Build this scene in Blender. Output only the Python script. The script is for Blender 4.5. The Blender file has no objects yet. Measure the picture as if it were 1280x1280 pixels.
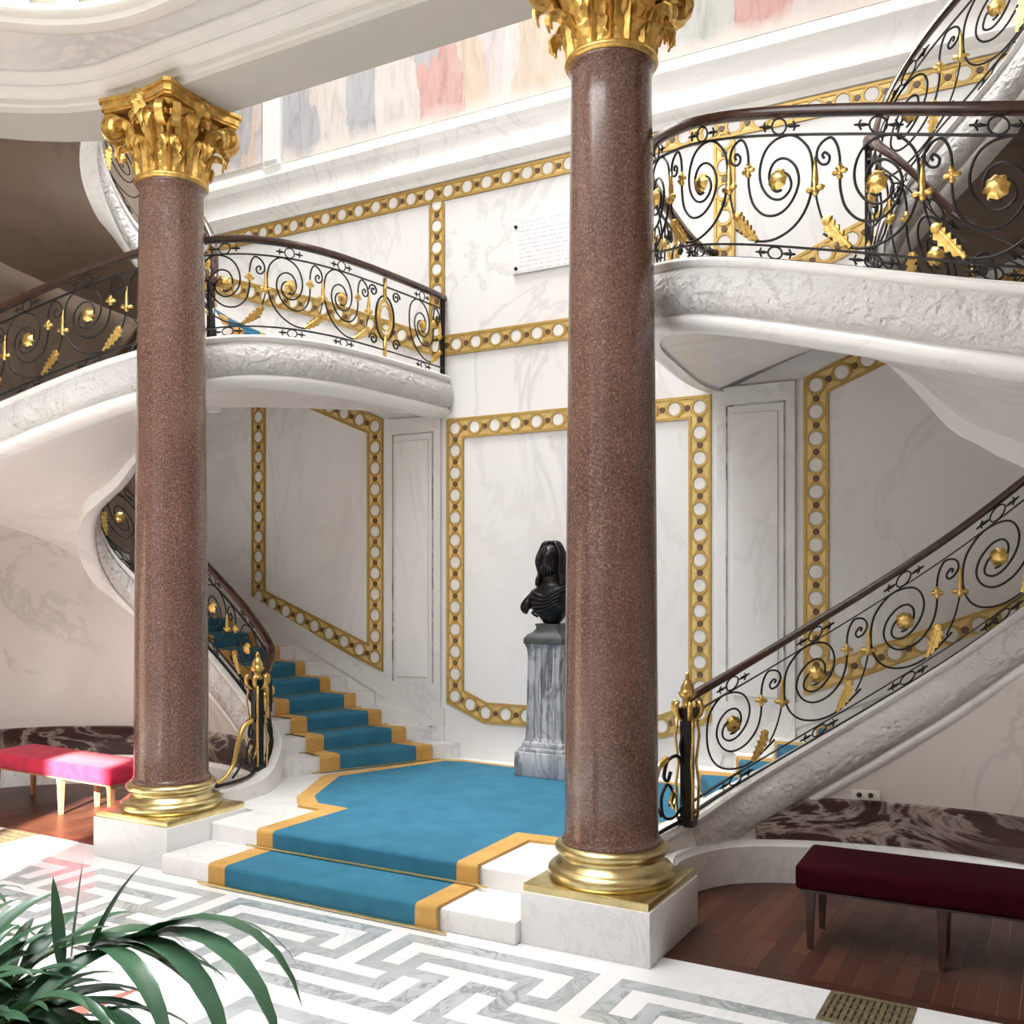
import bpy, bmesh, math, random
from mathutils import Vector, Matrix
random.seed(7)
PI = math.pi
S = bpy.context.scene
COL = S.collection

# ------------------------------------------------------------------ camera
cam_d = bpy.data.cameras.new('camera'); cam = bpy.data.objects.new('camera', cam_d); COL.objects.link(cam)
cam.location = (3.305, 0, 1.65)
cam.rotation_euler = (PI/2, 0, 0.5105)
cam_d.sensor_width = 36; cam_d.lens = 36*1240/1280
cam_d.shift_y = (724-640)/1280
cam_d.clip_start = 0.05
S.camera = cam
# ------------------------------------------------------------------ world, sun, lamps, exposure
W = bpy.data.worlds.new('world'); S.world = W; W.use_nodes = True
bg = W.node_tree.nodes['Background']; bg.inputs[0].default_value = (0.93, 0.96, 1.0, 1); bg.inputs[1].default_value = 0.8
sun_d = bpy.data.lights.new('sun', 'SUN'); sun_d.energy = 42; sun_d.angle = 0.012; sun_d.color = (1, .95, .86)
sun = bpy.data.objects.new('sun', sun_d); COL.objects.link(sun)
sun.rotation_euler = Vector((-0.35, 0.80, -0.38)).to_track_quat('-Z', 'Y').to_euler()
S.view_settings.view_transform = 'Standard'; S.view_settings.look = 'None'
S.view_settings.gamma = 1; S.view_settings.use_curve_mapping = False
S.view_settings.exposure = 0.34

def area(name, loc, target, sx, sy, power, color=(1, 1, 1)):
    d = bpy.data.lights.new(name, 'AREA'); d.shape = 'RECTANGLE'; d.size = sx; d.size_y = sy; d.energy = power; d.color = color
    o = bpy.data.objects.new(name, d); COL.objects.link(o); o.location = loc
    o.rotation_euler = (Vector(target)-Vector(loc)).to_track_quat('-Z', 'Y').to_euler()
# the glazed roof over the stairwell, brightest over its right half
area('stairwell_skylight', (-1.5, 4.85, 12.0), (0.1, 6.4, 1.2), 3.0, 1.5, 900, (1, .99, .98))
# the glazed lantern over the winter garden
area('garden_skylight', (0.2, 1.1, 6.4), (0.2, 1.3, 0), 3.6, 4.4, 330, (.96, .98, 1))

# ------------------------------------------------------------------ materials
MATS = {}
def nodes(name):
    m = bpy.data.materials.new(name); m.use_nodes = True
    nt = m.node_tree; b = nt.nodes['Principled BSDF']; MATS[name] = m
    return m, nt, b
def nd(nt, t, **kw):
    n = nt.nodes.new(t)
    for k, v in kw.items(): setattr(n, k, v)
    return n
def coords(nt, scale=(1, 1, 1), rot=(0, 0, 0)):
    c = nd(nt, 'ShaderNodeTexCoord'); m = nd(nt, 'ShaderNodeMapping')
    m.inputs['Scale'].default_value = scale; m.inputs['Rotation'].default_value = rot
    nt.links.new(c.outputs['Object'], m.inputs['Vector']); return m.outputs['Vector']
def noise(nt, vec, scale, detail=4, rough=.55, dist=0):
    n = nd(nt, 'ShaderNodeTexNoise'); n.inputs['Scale'].default_value = scale; n.inputs['Detail'].default_value = detail
    n.inputs['Roughness'].default_value = rough; n.inputs['Distortion'].default_value = dist
    if vec: nt.links.new(vec, n.inputs['Vector'])
    return n.outputs['Fac']
def ramp(nt, fac, stops):
    r = nd(nt, 'ShaderNodeValToRGB'); e = r.color_ramp.elements
    while len(e) < len(stops): e.new(.5)
    for i, (p, c) in enumerate(stops): e[i].position = p; e[i].color = (*c, 1) if len(c) == 3 else c
    nt.links.new(fac, r.inputs['Fac']); return r.outputs['Color']
def mix(nt, fac, a, b, mode='MIX'):
    m = nd(nt, 'ShaderNodeMix', data_type='RGBA', blend_type=mode)
    for sock, v in ((m.inputs[0], fac), (m.inputs[6], a), (m.inputs[7], b)):
        if hasattr(v, 'links') or isinstance(v, bpy.types.NodeSocket): nt.links.new(v, sock)
        else: sock.default_value = v if not isinstance(v, tuple) else (*v, 1)
    return m.outputs[2]
def bump(nt, b, h, strength, dist=.01):
    n = nd(nt, 'ShaderNodeBump'); n.inputs['Strength'].default_value = strength; n.inputs['Distance'].default_value = dist
    nt.links.new(h, n.inputs['Height']); nt.links.new(n.outputs['Normal'], b.inputs['Normal'])
def marble(name, base, cloud, vein, scale=1.2, rot=(.5, .6, .7), rough=.25, vw=.03, relief=0, stretch=(1, 1, 1), rscale=26):
    m, nt, b = nodes(name)
    v = coords(nt, stretch, rot)
    n1 = noise(nt, v, scale, 7, .6, 1.6)
    one = (1, 1, 1); z = (0, 0, 0)
    vm = ramp(nt, n1, [(.5-vw*2, z), (.5, one), (.5+vw*1.2, z)])
    n2 = noise(nt, v, scale*.7, 5, .6, .6)
    cm = ramp(nt, n2, [(.35, z), (.72, one)])
    c = mix(nt, cm, base, cloud)
    n3 = noise(nt, v, scale*.5, 2, .5)
    vm2 = mix(nt, 1.0, vm, ramp(nt, n3, [(.38, z), (.62, one)]), 'MULTIPLY')
    c = mix(nt, vm2, c, vein)
    nt.links.new(c, b.inputs['Base Color']); b.inputs['Roughness'].default_value = rough
    if relief:
        c2 = coords(nt); vo = nd(nt, 'ShaderNodeTexVoronoi', feature='SMOOTH_F1'); vo.inputs['Scale'].default_value = rscale
        nn = nd(nt, 'ShaderNodeTexNoise'); nn.inputs['Scale'].default_value = 12; nn.inputs['Detail'].default_value = 3
        ad = nd(nt, 'ShaderNodeVectorMath', operation='MULTIPLY_ADD'); ad.inputs[1].default_value = (.10, .10, .10)
        nt.links.new(c2, nn.inputs['Vector']); nt.links.new(nn.outputs['Color'], ad.inputs[0]); nt.links.new(c2, ad.inputs[2])
        nt.links.new(ad.outputs[0], vo.inputs['Vector'])
        n5 = noise(nt, c2, 55, 4, .6)
        su = nd(nt, 'ShaderNodeMath', operation='MULTIPLY_ADD'); su.inputs[1].default_value = .6; nt.links.new(n5, su.inputs[0]); nt.links.new(vo.outputs['Distance'], su.inputs[2])
        bump(nt, b, su.outputs[0], relief, .02)
    return m
def plain(name, col, rough=.5, metal=0, var=.12, nscale=20, bmp=0):
    m, nt, b = nodes(name)
    v = coords(nt); n = noise(nt, v, nscale, 4)
    lo = tuple(x*(1-var) for x in col); hi = tuple(min(1, x*(1+var)) for x in col)
    nt.links.new(ramp(nt, n, [(.3, lo), (.7, hi)]), b.inputs['Base Color'])
    b.inputs['Roughness'].default_value = rough; b.inputs['Metallic'].default_value = metal
    if bmp: bump(nt, b, n, bmp, .01)
    return m
marble('wall_marble', (.85, .84, .835), (.805, .79, .785), (.70, .685, .68), 1.0, (.3, .75, .4), .28, .022, stretch=(1, 1, .55))
marble('white_marble', (.83, .82, .80), (.78, .77, .76), (.69, .68, .68), 1.5, rough=.25, vw=.02)
marble('floor_marble', (.86, .86, .86), (.83, .83, .84), (.76, .76, .77), 1.3, rough=.18, vw=.015)
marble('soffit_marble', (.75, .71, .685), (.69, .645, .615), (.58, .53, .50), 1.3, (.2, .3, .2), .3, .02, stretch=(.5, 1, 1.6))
marble('carved_marble', (.68, .665, .65), (.60, .585, .57), (.50, .485, .475), 2.0, rough=.4, vw=.02, relief=1.0, rscale=26)
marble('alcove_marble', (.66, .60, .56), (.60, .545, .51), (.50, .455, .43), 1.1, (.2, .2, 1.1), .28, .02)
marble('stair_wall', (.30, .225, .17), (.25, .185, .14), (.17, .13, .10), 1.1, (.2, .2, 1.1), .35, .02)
marble('shaded_soffit_marble', (.20, .145, .105), (.165, .115, .085), (.11, .08, .06), 1.1, (.2, .2, 1.1), .35, .02)  # upper soffit: shade under the top flight put into a darker brown
marble('dark_marble', (.045, .025, .022), (.10, .05, .045), (.55, .45, .40), 3.2, (.1, .2, .3), .2, .035, stretch=(.5, .5, 1.2))
marble('grey_marble', (.42, .42, .45), (.62, .62, .64), (.09, .09, .11), 5.0, (.4, .5, .2), .25, .05, stretch=(1, 1, .35))
marble('inlay_marble', (.43, .46, .47), (.56, .58, .59), (.25, .29, .28), 5.0, rough=.2, vw=.04)
marble('plinth_marble', (.76, .755, .76), (.79, .785, .785), (.67, .665, .67), 2.2, rough=.3, vw=.02)
marble('ceiling_marble', (.72, .69, .66), (.66, .635, .62), (.55, .54, .54), 1.3, rough=.6, vw=.05)
marble('red_inlay_marble', (.55, .22, .18), (.48, .17, .14), (.65, .35, .30), 4.0, rough=.2)
plain('stucco_white', (.70, .68, .65), .6, 0, .03, 4)
plain('stucco_beige', (.66, .63, .58), .6, 0, .04, 3)
plain('stucco_dim', (.36, .33, .30), .7, 0, .04, 3)
plain('soffit_stucco', (.50, .47, .43), .7, 0, .03, 3)
plain('drum_green', (.40, .38, .29), .7, 0, .08, 5)
plain('gold', (.80, .55, .18), .32, 1, .18, 40, .25)
plain('gilt_leaf', (.66, .42, .12), .36, .8, .32, 26, .35)
plain('gold_band', (.80, .60, .24), .42, .35, .1, 25)
plain('gold_dark', (.56, .37, .11), .42, .5, .1, 25)
plain('brass', (.72, .60, .30), .28, 1, .15, 14)
plain('iron', (.022, .020, .020), .38, .5, .2, 20)
plain('bronze', (.018, .017, .017), .3, .6, .3, 12)
plain('bronze_grey', (.07, .075, .078), .45, .2, .2, 12)
plain('handrail_wood', (.055, .025, .017), .22, 0, .3, 18)
plain('disc_white', (.82, .80, .76), .3, 0, .06, 12)
plain('dot_stone', (.13, .07, .045), .3, 0, .2, 20)
plain('leg_wood_dark', (.05, .022, .016), .3, 0, .25, 20)
plain('leg_wood', (.45, .20, .10), .35, 0, .2, 20)
plain('outlet_dark', (.03, .025, .02), .4)
plain('plate_white', (.75, .70, .64), .4)
plain('grate_brass', (.36, .30, .18), .4, .7, .3, 30)
plain('soil', (.06, .04, .03), .9, 0, .4, 40, .5)
plain('pot_glaze', (.30, .17, .10), .3, 0, .2, 9)
def velvet(name, col, sheen):
    m, nt, b = nodes(name); v = coords(nt)
    n = noise(nt, v, 14, 4); n2 = noise(nt, v, 260, 2)
    lo = tuple(x*.8 for x in col); hi = tuple(min(1, x*1.2) for x in col)
    nt.links.new(ramp(nt, n, [(.3, lo), (.7, hi)]), b.inputs['Base Color'])
    b.inputs['Roughness'].default_value = .85; b.inputs['Sheen Weight'].default_value = sheen; b.inputs['Specular IOR Level'].default_value = .08
    bump(nt, b, n2, .3, .002); return m
velvet('velvet_crimson', (.028, .0008, .004), .0)
velvet('velvet_red', (.50, .025, .06), .12)
def carpet(name, a, b2):
    m, nt, b = nodes(name); v = coords(nt)
    n = noise(nt, v, 6, 5, .6); n2 = noise(nt, v, 220, 2)
    c = ramp(nt, n, [(.3, a), (.7, b2)])
    nt.links.new(c, b.inputs['Base Color']); b.inputs['Roughness'].default_value = .95
    bump(nt, b, n2, .5, .003); return m
carpet('carpet_blue', (.020, .135, .225), (.036, .19, .29))
carpet('carpet_gold', (.50, .28, .07), (.66, .39, .12))
def granite():
    m, nt, b = nodes('granite'); v = coords(nt)
    n1 = noise(nt, v, 95, 3, .6); n2 = noise(nt, v, 2.2, 4, .6)
    c = ramp(nt, n1, [(.30, (.03, .016, .013)), (.46, (.12, .060, .044)), (.60, (.21, .115, .088)), (.76, (.42, .30, .25))])
    c2 = mix(nt, .35, c, ramp(nt, n2, [(.3, (.075, .040, .030)), (.7, (.21, .12, .09))]))
    nt.links.new(c2, b.inputs['Base Color']); b.inputs['Roughness'].default_value = .22
    b.inputs['Coat Weight'].default_value = .4; b.inputs['Coat Roughness'].default_value = .12
granite()
def wood():
    m, nt, b = nodes('parquet'); v = coords(nt, (14, 1.2, 5))
    n = noise(nt, v, 4, 5, .6); oi = nd(nt, 'ShaderNodeObjectInfo')
    c = ramp(nt, n, [(.3, (.045, .015, .009)), (.7, (.095, .032, .018))])
    c2 = mix(nt, .55, c, ramp(nt, oi.outputs['Random'], [(0, (.035, .011, .007)), (1, (.115, .042, .022))]))
    nt.links.new(c2, b.inputs['Base Color']); b.inputs['Roughness'].default_value = .38; b.inputs['Specular IOR Level'].default_value = .3
wood()
def fresco():
    m, nt, b = nodes('fresco_paint')
    v = coords(nt, (2.3, 1, .42))
    nn = nd(nt, 'ShaderNodeTexNoise'); nn.inputs['Scale'].default_value = 3.2; nn.inputs['Detail'].default_value = 5; nt.links.new(v, nn.inputs['Vector'])
    ad0 = nd(nt, 'ShaderNodeVectorMath', operation='MULTIPLY_ADD'); ad0.inputs[1].default_value = (.45, .45, .45); nt.links.new(nn.outputs['Color'], ad0.inputs[0]); nt.links.new(v, ad0.inputs[2])
    vo = nd(nt, 'ShaderNodeTexVoronoi'); vo.inputs['Scale'].default_value = 1.25; nt.links.new(ad0.outputs[0], vo.inputs['Vector'])
    sc_ = nd(nt, 'ShaderNodeSeparateColor'); nt.links.new(vo.outputs['Color'], sc_.inputs[0])
    r_ = nd(nt, 'ShaderNodeValToRGB'); r_.color_ramp.interpolation = 'CONSTANT'; e = r_.color_ramp.elements
    pal = [(.62, .50, .42), (.50, .54, .50), (.56, .20, .17), (.66, .58, .60), (.30, .34, .42), (.72, .66, .58), (.60, .17, .14), (.70, .52, .36), (.74, .70, .68), (.42, .46, .50)]
    pal = [tuple(q*.72 for q in p) for p in pal]
    while len(e) < len(pal): e.new(.5)
    for i, p in enumerate(pal): e[i].position = i/len(pal); e[i].color = (*p, 1)
    nt.links.new(sc_.outputs[0], r_.inputs['Fac']); c = r_.outputs['Color']
    v2 = coords(nt, (2.2, 1, .5)); n2 = noise(nt, v2, 5, 6, .65, .8)
    c = mix(nt, .42, c, ramp(nt, n2, [(.30, (.32, .28, .26)), (.50, (.62, .56, .52)), (.7, (.72, .68, .65))]))
    sp = nd(nt, 'ShaderNodeSeparateXYZ'); tc = nd(nt, 'ShaderNodeTexCoord'); nt.links.new(tc.outputs['Object'], sp.inputs[0])
    n4 = noise(nt, tc.outputs['Object'], 3, 3)
    ad = nd(nt, 'ShaderNodeMath', operation='MULTIPLY_ADD'); ad.inputs[1].default_value = .35; nt.links.new(n4, ad.inputs[0]); nt.links.new(sp.outputs[2], ad.inputs[2])
    g = ramp(nt, ad.outputs[0], [(0, (0, 0, 0)), (1, (1, 1, 1))])
    mr = nd(nt, 'ShaderNodeMapRange'); mr.inputs[1].default_value = 5.58; mr.inputs[2].default_value = 5.70
    nt.links.new(ad.outputs[0], mr.inputs[0])
    c = mix(nt, mr.outputs[0], (.64, .58, .53), c)
    nt.links.new(c, b.inputs['Base Color']); b.inputs['Roughness'].default_value = .8
fresco()
def plaque_mat():
    m, nt, b = nodes('plaque_print')
    tc = nd(nt, 'ShaderNodeTexCoord'); sp = nd(nt, 'ShaderNodeSeparateXYZ'); nt.links.new(tc.outputs['Object'], sp.inputs[0])
    w = nd(nt, 'ShaderNodeMath', operation='MULTIPLY'); w.inputs[1].default_value = 1/.034; nt.links.new(sp.outputs[2], w.inputs[0])
    fr = nd(nt, 'ShaderNodeMath', operation='FRACT'); nt.links.new(w.outputs[0], fr.inputs[0])
    ln = nd(nt, 'ShaderNodeMath', operation='LESS_THAN'); ln.inputs[1].default_value = .36; nt.links.new(fr.outputs[0], ln.inputs[0])
    v = coords(nt, (70, 1, 29.4)); n = noise(nt, v, 1, 2)
    gt = nd(nt, 'ShaderNodeMath', operation='GREATER_THAN'); gt.inputs[1].default_value = .47; nt.links.new(n, gt.inputs[0])
    ax = nd(nt, 'ShaderNodeMath', operation='ABSOLUTE'); nt.links.new(sp.outputs[0], ax.inputs[0])
    lx = nd(nt, 'ShaderNodeMath', operation='LESS_THAN'); lx.inputs[1].default_value = .43; nt.links.new(ax.outputs[0], lx.inputs[0])
    p = nd(nt, 'ShaderNodeMath', operation='MULTIPLY'); nt.links.new(ln.outputs[0], p.inputs[0]); nt.links.new(gt.outputs[0], p.inputs[1])
    p2 = nd(nt, 'ShaderNodeMath', operation='MULTIPLY'); nt.links.new(p.outputs[0], p2.inputs[0]); nt.links.new(lx.outputs[0], p2.inputs[1])
    nt.links.new(mix(nt, p2.outputs[0], (.80, .80, .80), (.62, .61, .64)), b.inputs['Base Color']); b.inputs['Roughness'].default_value = .35
plaque_mat()
def leafmat():
    m, nt, b = nodes('palm_leaf'); v = coords(nt)
    n = noise(nt, v, 7, 4); oi = nd(nt, 'ShaderNodeObjectInfo')
    c = ramp(nt, n, [(.3, (.018, .065, .030)), (.7, (.045, .13, .055))])
    c = mix(nt, .4, c, ramp(nt, oi.outputs['Random'], [(0, (.02, .07, .03)), (1, (.10, .19, .13))]))
    nt.links.new(c, b.inputs['Base Color']); b.inputs['Roughness'].default_value = .32
leafmat()
plain('palm_stem', (.10, .17, .06), .5)

# ------------------------------------------------------------------ helpers
MX = 1                                           # -1 builds the mirrored half of the symmetrical hall
def thing(name, label, cat, loc=(0, 0, 0), group=None):
    o = bpy.data.objects.new(name, None); COL.objects.link(o); o.location = (loc[0]*MX, loc[1], loc[2])
    o.empty_display_size = .1; o['label'] = label; o['category'] = cat
    if group: o['group'] = group
    return o
def place(o, parent):
    if parent is not None:
        o.parent = parent
        if parent.type == 'EMPTY': o.matrix_parent_inverse = Matrix.Translation(-parent.location)
def mk(name, geo, mat, parent=None, smooth=False, mirror=True):
    vs, fs = geo
    me = bpy.data.meshes.new(name)
    s = MX if mirror else 1
    me.from_pydata([(v[0]*s, v[1], v[2]) for v in vs], [], fs)
    bm = bmesh.new(); bm.from_mesh(me); bmesh.ops.delete(bm, geom=[q for q in bm.verts if not q.link_faces], context='VERTS'); bmesh.ops.recalc_face_normals(bm, faces=bm.faces); bm.to_mesh(me); bm.free()
    if smooth: me.polygons.foreach_set('use_smooth', [True]*len(me.polygons))
    me.materials.append(MATS[mat])
    o = bpy.data.objects.new(name, me); COL.objects.link(o); place(o, parent); return o
def soften(o, ang=35):
    me = o.data; me.polygons.foreach_set('use_smooth', [True]*len(me.polygons))
    me.set_sharp_from_angle(angle=math.radians(ang)); return o
def struct(o): o['kind'] = 'structure'; return o
def tag(o, label, cat, group=None):
    o['label'] = label; o['category'] = cat
    if group: o['group'] = group
    return o
def join(*gs):
    V = []; Fc = []
    for v, f in gs:
        k = len(V); V += list(v); Fc += [tuple(i+k for i in q) for q in f]
    return V, Fc
def xf(g, m): return [tuple(m @ Vector(v)) for v in g[0]], g[1]
def box(x0, x1, y0, y1, z0, z1):
    v = [(x, y, z) for z in (z0, z1) for y in (y0, y1) for x in (x0, x1)]
    return v, [(0, 1, 3, 2), (4, 6, 7, 5), (0, 4, 5, 1), (2, 3, 7, 6), (0, 2, 6, 4), (1, 5, 7, 3)]
def bbox(x0, x1, y0, y1, z0, z1, r=.01, seg=2):
    bm = bmesh.new(); v, f = box(x0, x1, y0, y1, z0, z1)
    vv = [bm.verts.new(p) for p in v]
    for q in f: bm.faces.new([vv[i] for i in q])
    bmesh.ops.bevel(bm, geom=list(bm.edges), offset=r, segments=seg, affect='EDGES', profile=.5)
    bm.verts.index_update(); out = [tuple(p.co) for p in bm.verts], [tuple(x.index for x in f.verts) for f in bm.faces]
    bm.free(); return out
def prism(poly, z0, z1):
    n = len(poly); v = [(p[0], p[1], z0) for p in poly]+[(p[0], p[1], z1) for p in poly]
    return v, [tuple(range(n)), tuple(range(n, 2*n))]+[(i, (i+1) % n, n+(i+1) % n, n+i) for i in range(n)]
def prism_xz(poly, y0, y1):
    n = len(poly); v = [(p[0], y0, p[1]) for p in poly]+[(p[0], y1, p[1]) for p in poly]
    return v, [tuple(range(n)), tuple(range(n, 2*n))]+[(i, (i+1) % n, n+(i+1) % n, n+i) for i in range(n)]
def lathe(prof, n=32, c=(0, 0), rfun=None):
    v = []; f = []
    for r, z in prof:
        for k in range(n):
            a = 2*PI*k/n; rr = r if rfun is None else rfun(r, a, z)
            v.append((c[0]+rr*math.cos(a), c[1]+rr*math.sin(a), z))
    for i in range(len(prof)-1):
        for k in range(n): f.append((i*n+k, i*n+(k+1) % n, (i+1)*n+(k+1) % n, (i+1)*n+k))
    f.append(tuple(range(n))); f.append(tuple(range((len(prof)-1)*n, len(prof)*n)))
    return v, f
def spline(P, n=6):
    out = []; L = len(P); D = len(P[0])
    for i in range(L-1):
        p0 = P[max(i-1, 0)]; p1 = P[i]; p2 = P[i+1]; p3 = P[min(i+2, L-1)]
        for k in range(n):
            t = k/n
            out.append(tuple(.5*(2*p1[d]+(p2[d]-p0[d])*t+(2*p0[d]-5*p1[d]+4*p2[d]-p3[d])*t*t+(3*p1[d]-p0[d]-3*p2[d]+p3[d])*t**3) for d in range(D)))
    out.append(tuple(P[-1])); return out
def tube(pts, r, n=6, cap=True):
    pts = [Vector(p) for p in pts]; v = []; f = []; L = len(pts)
    T = [(pts[min(i+1, L-1)]-pts[max(i-1, 0)]).normalized() for i in range(L)]
    a = Vector((0, 0, 1)) if abs(T[0].z) < .9 else Vector((1, 0, 0))
    N = (a-T[0]*a.dot(T[0])).normalized()
    for i in range(L):
        N = N-T[i]*N.dot(T[i])
        if N.length < 1e-6: N = T[i].orthogonal()
        N.normalize(); B = T[i].cross(N); rr = r(i/(L-1)) if callable(r) else r
        for k in range(n):
            q = 2*PI*k/n; v.append(tuple(pts[i]+N*(rr*math.cos(q))+B*(rr*math.sin(q))))
    for i in range(L-1):
        for k in range(n): f.append((i*n+k, i*n+(k+1) % n, (i+1)*n+(k+1) % n, (i+1)*n+k))
    if cap: f.append(tuple(range(n))); f.append(tuple(range((L-1)*n, L*n)))
    return v, f
def plan_normals(pts):
    """unit horizontal normal on the LEFT of the direction of travel"""
    L = len(pts); N = []
    for i in range(L):
        a = pts[max(i-1, 0)]; b = pts[min(i+1, L-1)]
        t = Vector((b[0]-a[0], b[1]-a[1])); t = t.normalized() if t.length > 1e-9 else Vector((1, 0))
        N.append(Vector((-t.y, t.x)))
    return N
def sweep(pts, prof, side=1, closed=True, loop=False):
    """sweep a (n, z) profile; n to the left (side=1) or right (side=-1) of travel"""
    N = plan_normals(pts)
    if loop:
        L = len(pts)
        for i in range(L):
            a = pts[i-1]; b = pts[(i+1) % L]; t = Vector((b[0]-a[0], b[1]-a[1])).normalized(); N[i] = Vector((-t.y, t.x))
    v = []; f = []; m = len(prof)
    for p, n in zip(pts, N):
        for a, z in prof: v.append((p[0]+n.x*a*side, p[1]+n.y*a*side, p[2]+z))
    for i in range(len(pts)-(0 if loop else 1)):
        j = (i+1) % len(pts)
        for k in range(m if closed else m-1):
            f.append((i*m+k, i*m+(k+1) % m, j*m+(k+1) % m, j*m+k))
    if closed and not loop: f.append(tuple(range(m))); f.append(tuple(range((len(pts)-1)*m, len(pts)*m)))
    return v, f

# ================================================================== FLOOR
floor = struct(mk('floor', box(-8, 8, -6, 8, -.10, 0), 'floor_marble'))
# meander inlay: marble strips laid on a grid of columns and rows, each strip a piece
px, py, sw, xz, yz = .178, .1668, .083, -.395, 3.757
def strip(u0, c0, r0, c1, r1):
    x0 = xz+u0*6*px+c0*px; x1 = xz+u0*6*px+c1*px; y0 = yz-r0*py; y1 = yz-r1*py
    if r0 == r1:
        a, b = min(x0, x1), max(x0, x1); h = sw/2
        poly = [(a-h+.002, y0-h+.001), (b+h-.002, y0-h+.001), (b+h-.002, y0+h-.001), (a-h+.002, y0+h-.001)]
    else:
        a, b = min(y0, y1), max(y0, y1); h = sw/2
        poly = [(x0-h+.001, a+h+.001), (x0+h-.001, a+h+.001), (x0+h-.001, b-h-.001), (x0-h+.001, b-h-.001)]
    mk('inlay_strip', prism(poly, -.004, .0015), 'inlay_marble', floor)
for u in range(-4, 4):
    for seg in ((0, 0, 5, 0), (0, 0, 0, 2), (0, 2, 2, 2), (1, 2, 1, 1), (1, 1, 4, 1), (1, 2, 1, 3), (4, 1, 4, 2), (4, 2, 4, 3), (4, 3, 7, 3), (5, 0, 5, 2), (5, 2, 3, 2), (3, 2, 3, 4), (3, 4, 8, 4), (8, 4, 8, 2)):
        strip(u, *seg)
# inner frame of the paving and the pointed star in its middle
for poly in ([(.47, 2.915), (4.2, 2.915), (4.2, 2.825), (.56, 2.825)], [(.47, 2.915), (.56, 2.825), (.56, .9), (.47, .9)]):
    mk('inlay_strip', prism(poly, -.004, .0015), 'inlay_marble', floor)
for k in range(8):
    a = PI/2+k*PI/4+.02; c = Vector((.07, 1.72)); L = 1.10 if k % 2 == 0 else .98
    d = Vector((math.cos(a), math.sin(a))); n = Vector((-d.y, d.x))
    for s, m in ((1, 'red_inlay_marble' if k % 2 == 0 else 'inlay_marble'), (-1, 'red_inlay_marble' if k % 2 == 0 else 'inlay_marble')):
        p = [c+d*L, c+d*.45+n*.17*s, c+d*.12]
        if s < 0 and k % 2 == 0: continue
        mk('star_point', prism([tuple(q) for q in p], -.004, .0015+.0002*k), m, floor)

# ================================================================== WALLS
YB = 6.8
wb = struct(mk('wall_back', box(-4.25, 4.25, YB, YB+.25, 0, 8.0), 'wall_marble'))
def outer_wall(n):
    pts = spline([(4.0, YB+.04, 0), (4.25, 6.80, 0), (4.62, 6.52, 0), (4.85, 5.95, 0), (4.90, 5.2, 0), (4.95, 4.4, 0), (5.0, 3.0, 0), (5.0, -4.1, 0)], 6)
    struct(mk(n, sweep(pts, [(0, 0), (0, 8.0), (.2, 8.0), (.2, 0)], 1), 'stair_wall'))
MX = 1; outer_wall('wall_right'); MX = -1; outer_wall('wall_left'); MX = 1
# front wall behind the camera: unseen, added so its openings trim the sunlight
struct(mk('ceiling', join(box(-5.2, -3.4, 4.05, 7.05, 8.0, 8.2), box(-5.2, -2.2, -4.2, 4.05, 8.0, 8.2), box(2.2, 5.2, -4.2, 4.05, 8.0, 8.2)), 'stucco_white'))  # unseen roof slabs, added to keep top light off the sides
wf = struct(mk('wall_front_gobo', join(box(-15, -3.2, -4.2, -4, 0, 12), box(-2.0, .80, -4.2, -4, 0, 12), box(1.48, 15, -4.2, -4, 0, 12),
        box(-3.2, -2.0, -4.2, -4, 0, .4), box(.80, 1.48, -4.2, -4, 0, .4), box(-3.2, -2.0, -4.2, -4, 4.62, 12), box(.80, 1.48, -4.2, -4, 4.62, 12)), 'stucco_dim'))

# ---- guilloche bands: a gilt strip with fillets, white marble discs in gilt rings and small brown stones
disc_me = dot_me = None
def disc_geo(r, t, n):
    v = [(r*math.cos(2*PI*k/n), 0, r*math.sin(2*PI*k/n)) for k in range(n)]+[(r*.86*math.cos(2*PI*k/n), -t, r*.86*math.sin(2*PI*k/n)) for k in range(n)]
    return v, [tuple(range(n)), tuple(range(n, 2*n))]+[(k, (k+1) % n, n+(k+1) % n, n+k) for k in range(n)]
def ring_geo(r0, r1, t, n=20):
    v = []
    for r, y in ((r0, 0), (r0, -t), (r1, -t), (r1, 0)): v += [(r*math.cos(2*PI*k/n), y, r*math.sin(2*PI*k/n)) for k in range(n)]
    f = []
    for i in range(4):
        j = (i+1) % 4
        f += [(i*n+k, i*n+(k+1) % n, j*n+(k+1) % n, j*n+k) for k in range(n)]
    return v, f
def mesh_of(name, geo, mat):
    me = bpy.data.meshes.new(name); me.from_pydata(*[geo[0], [], geo[1]]); me.materials.append(MATS[mat]); return me
disc_me = mesh_of('marble_disc', disc_geo(.050, .006, 16), 'disc_white')
dot_me = mesh_of('stone_dot', disc_geo(.024, .009, 8), 'dot_stone')
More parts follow.
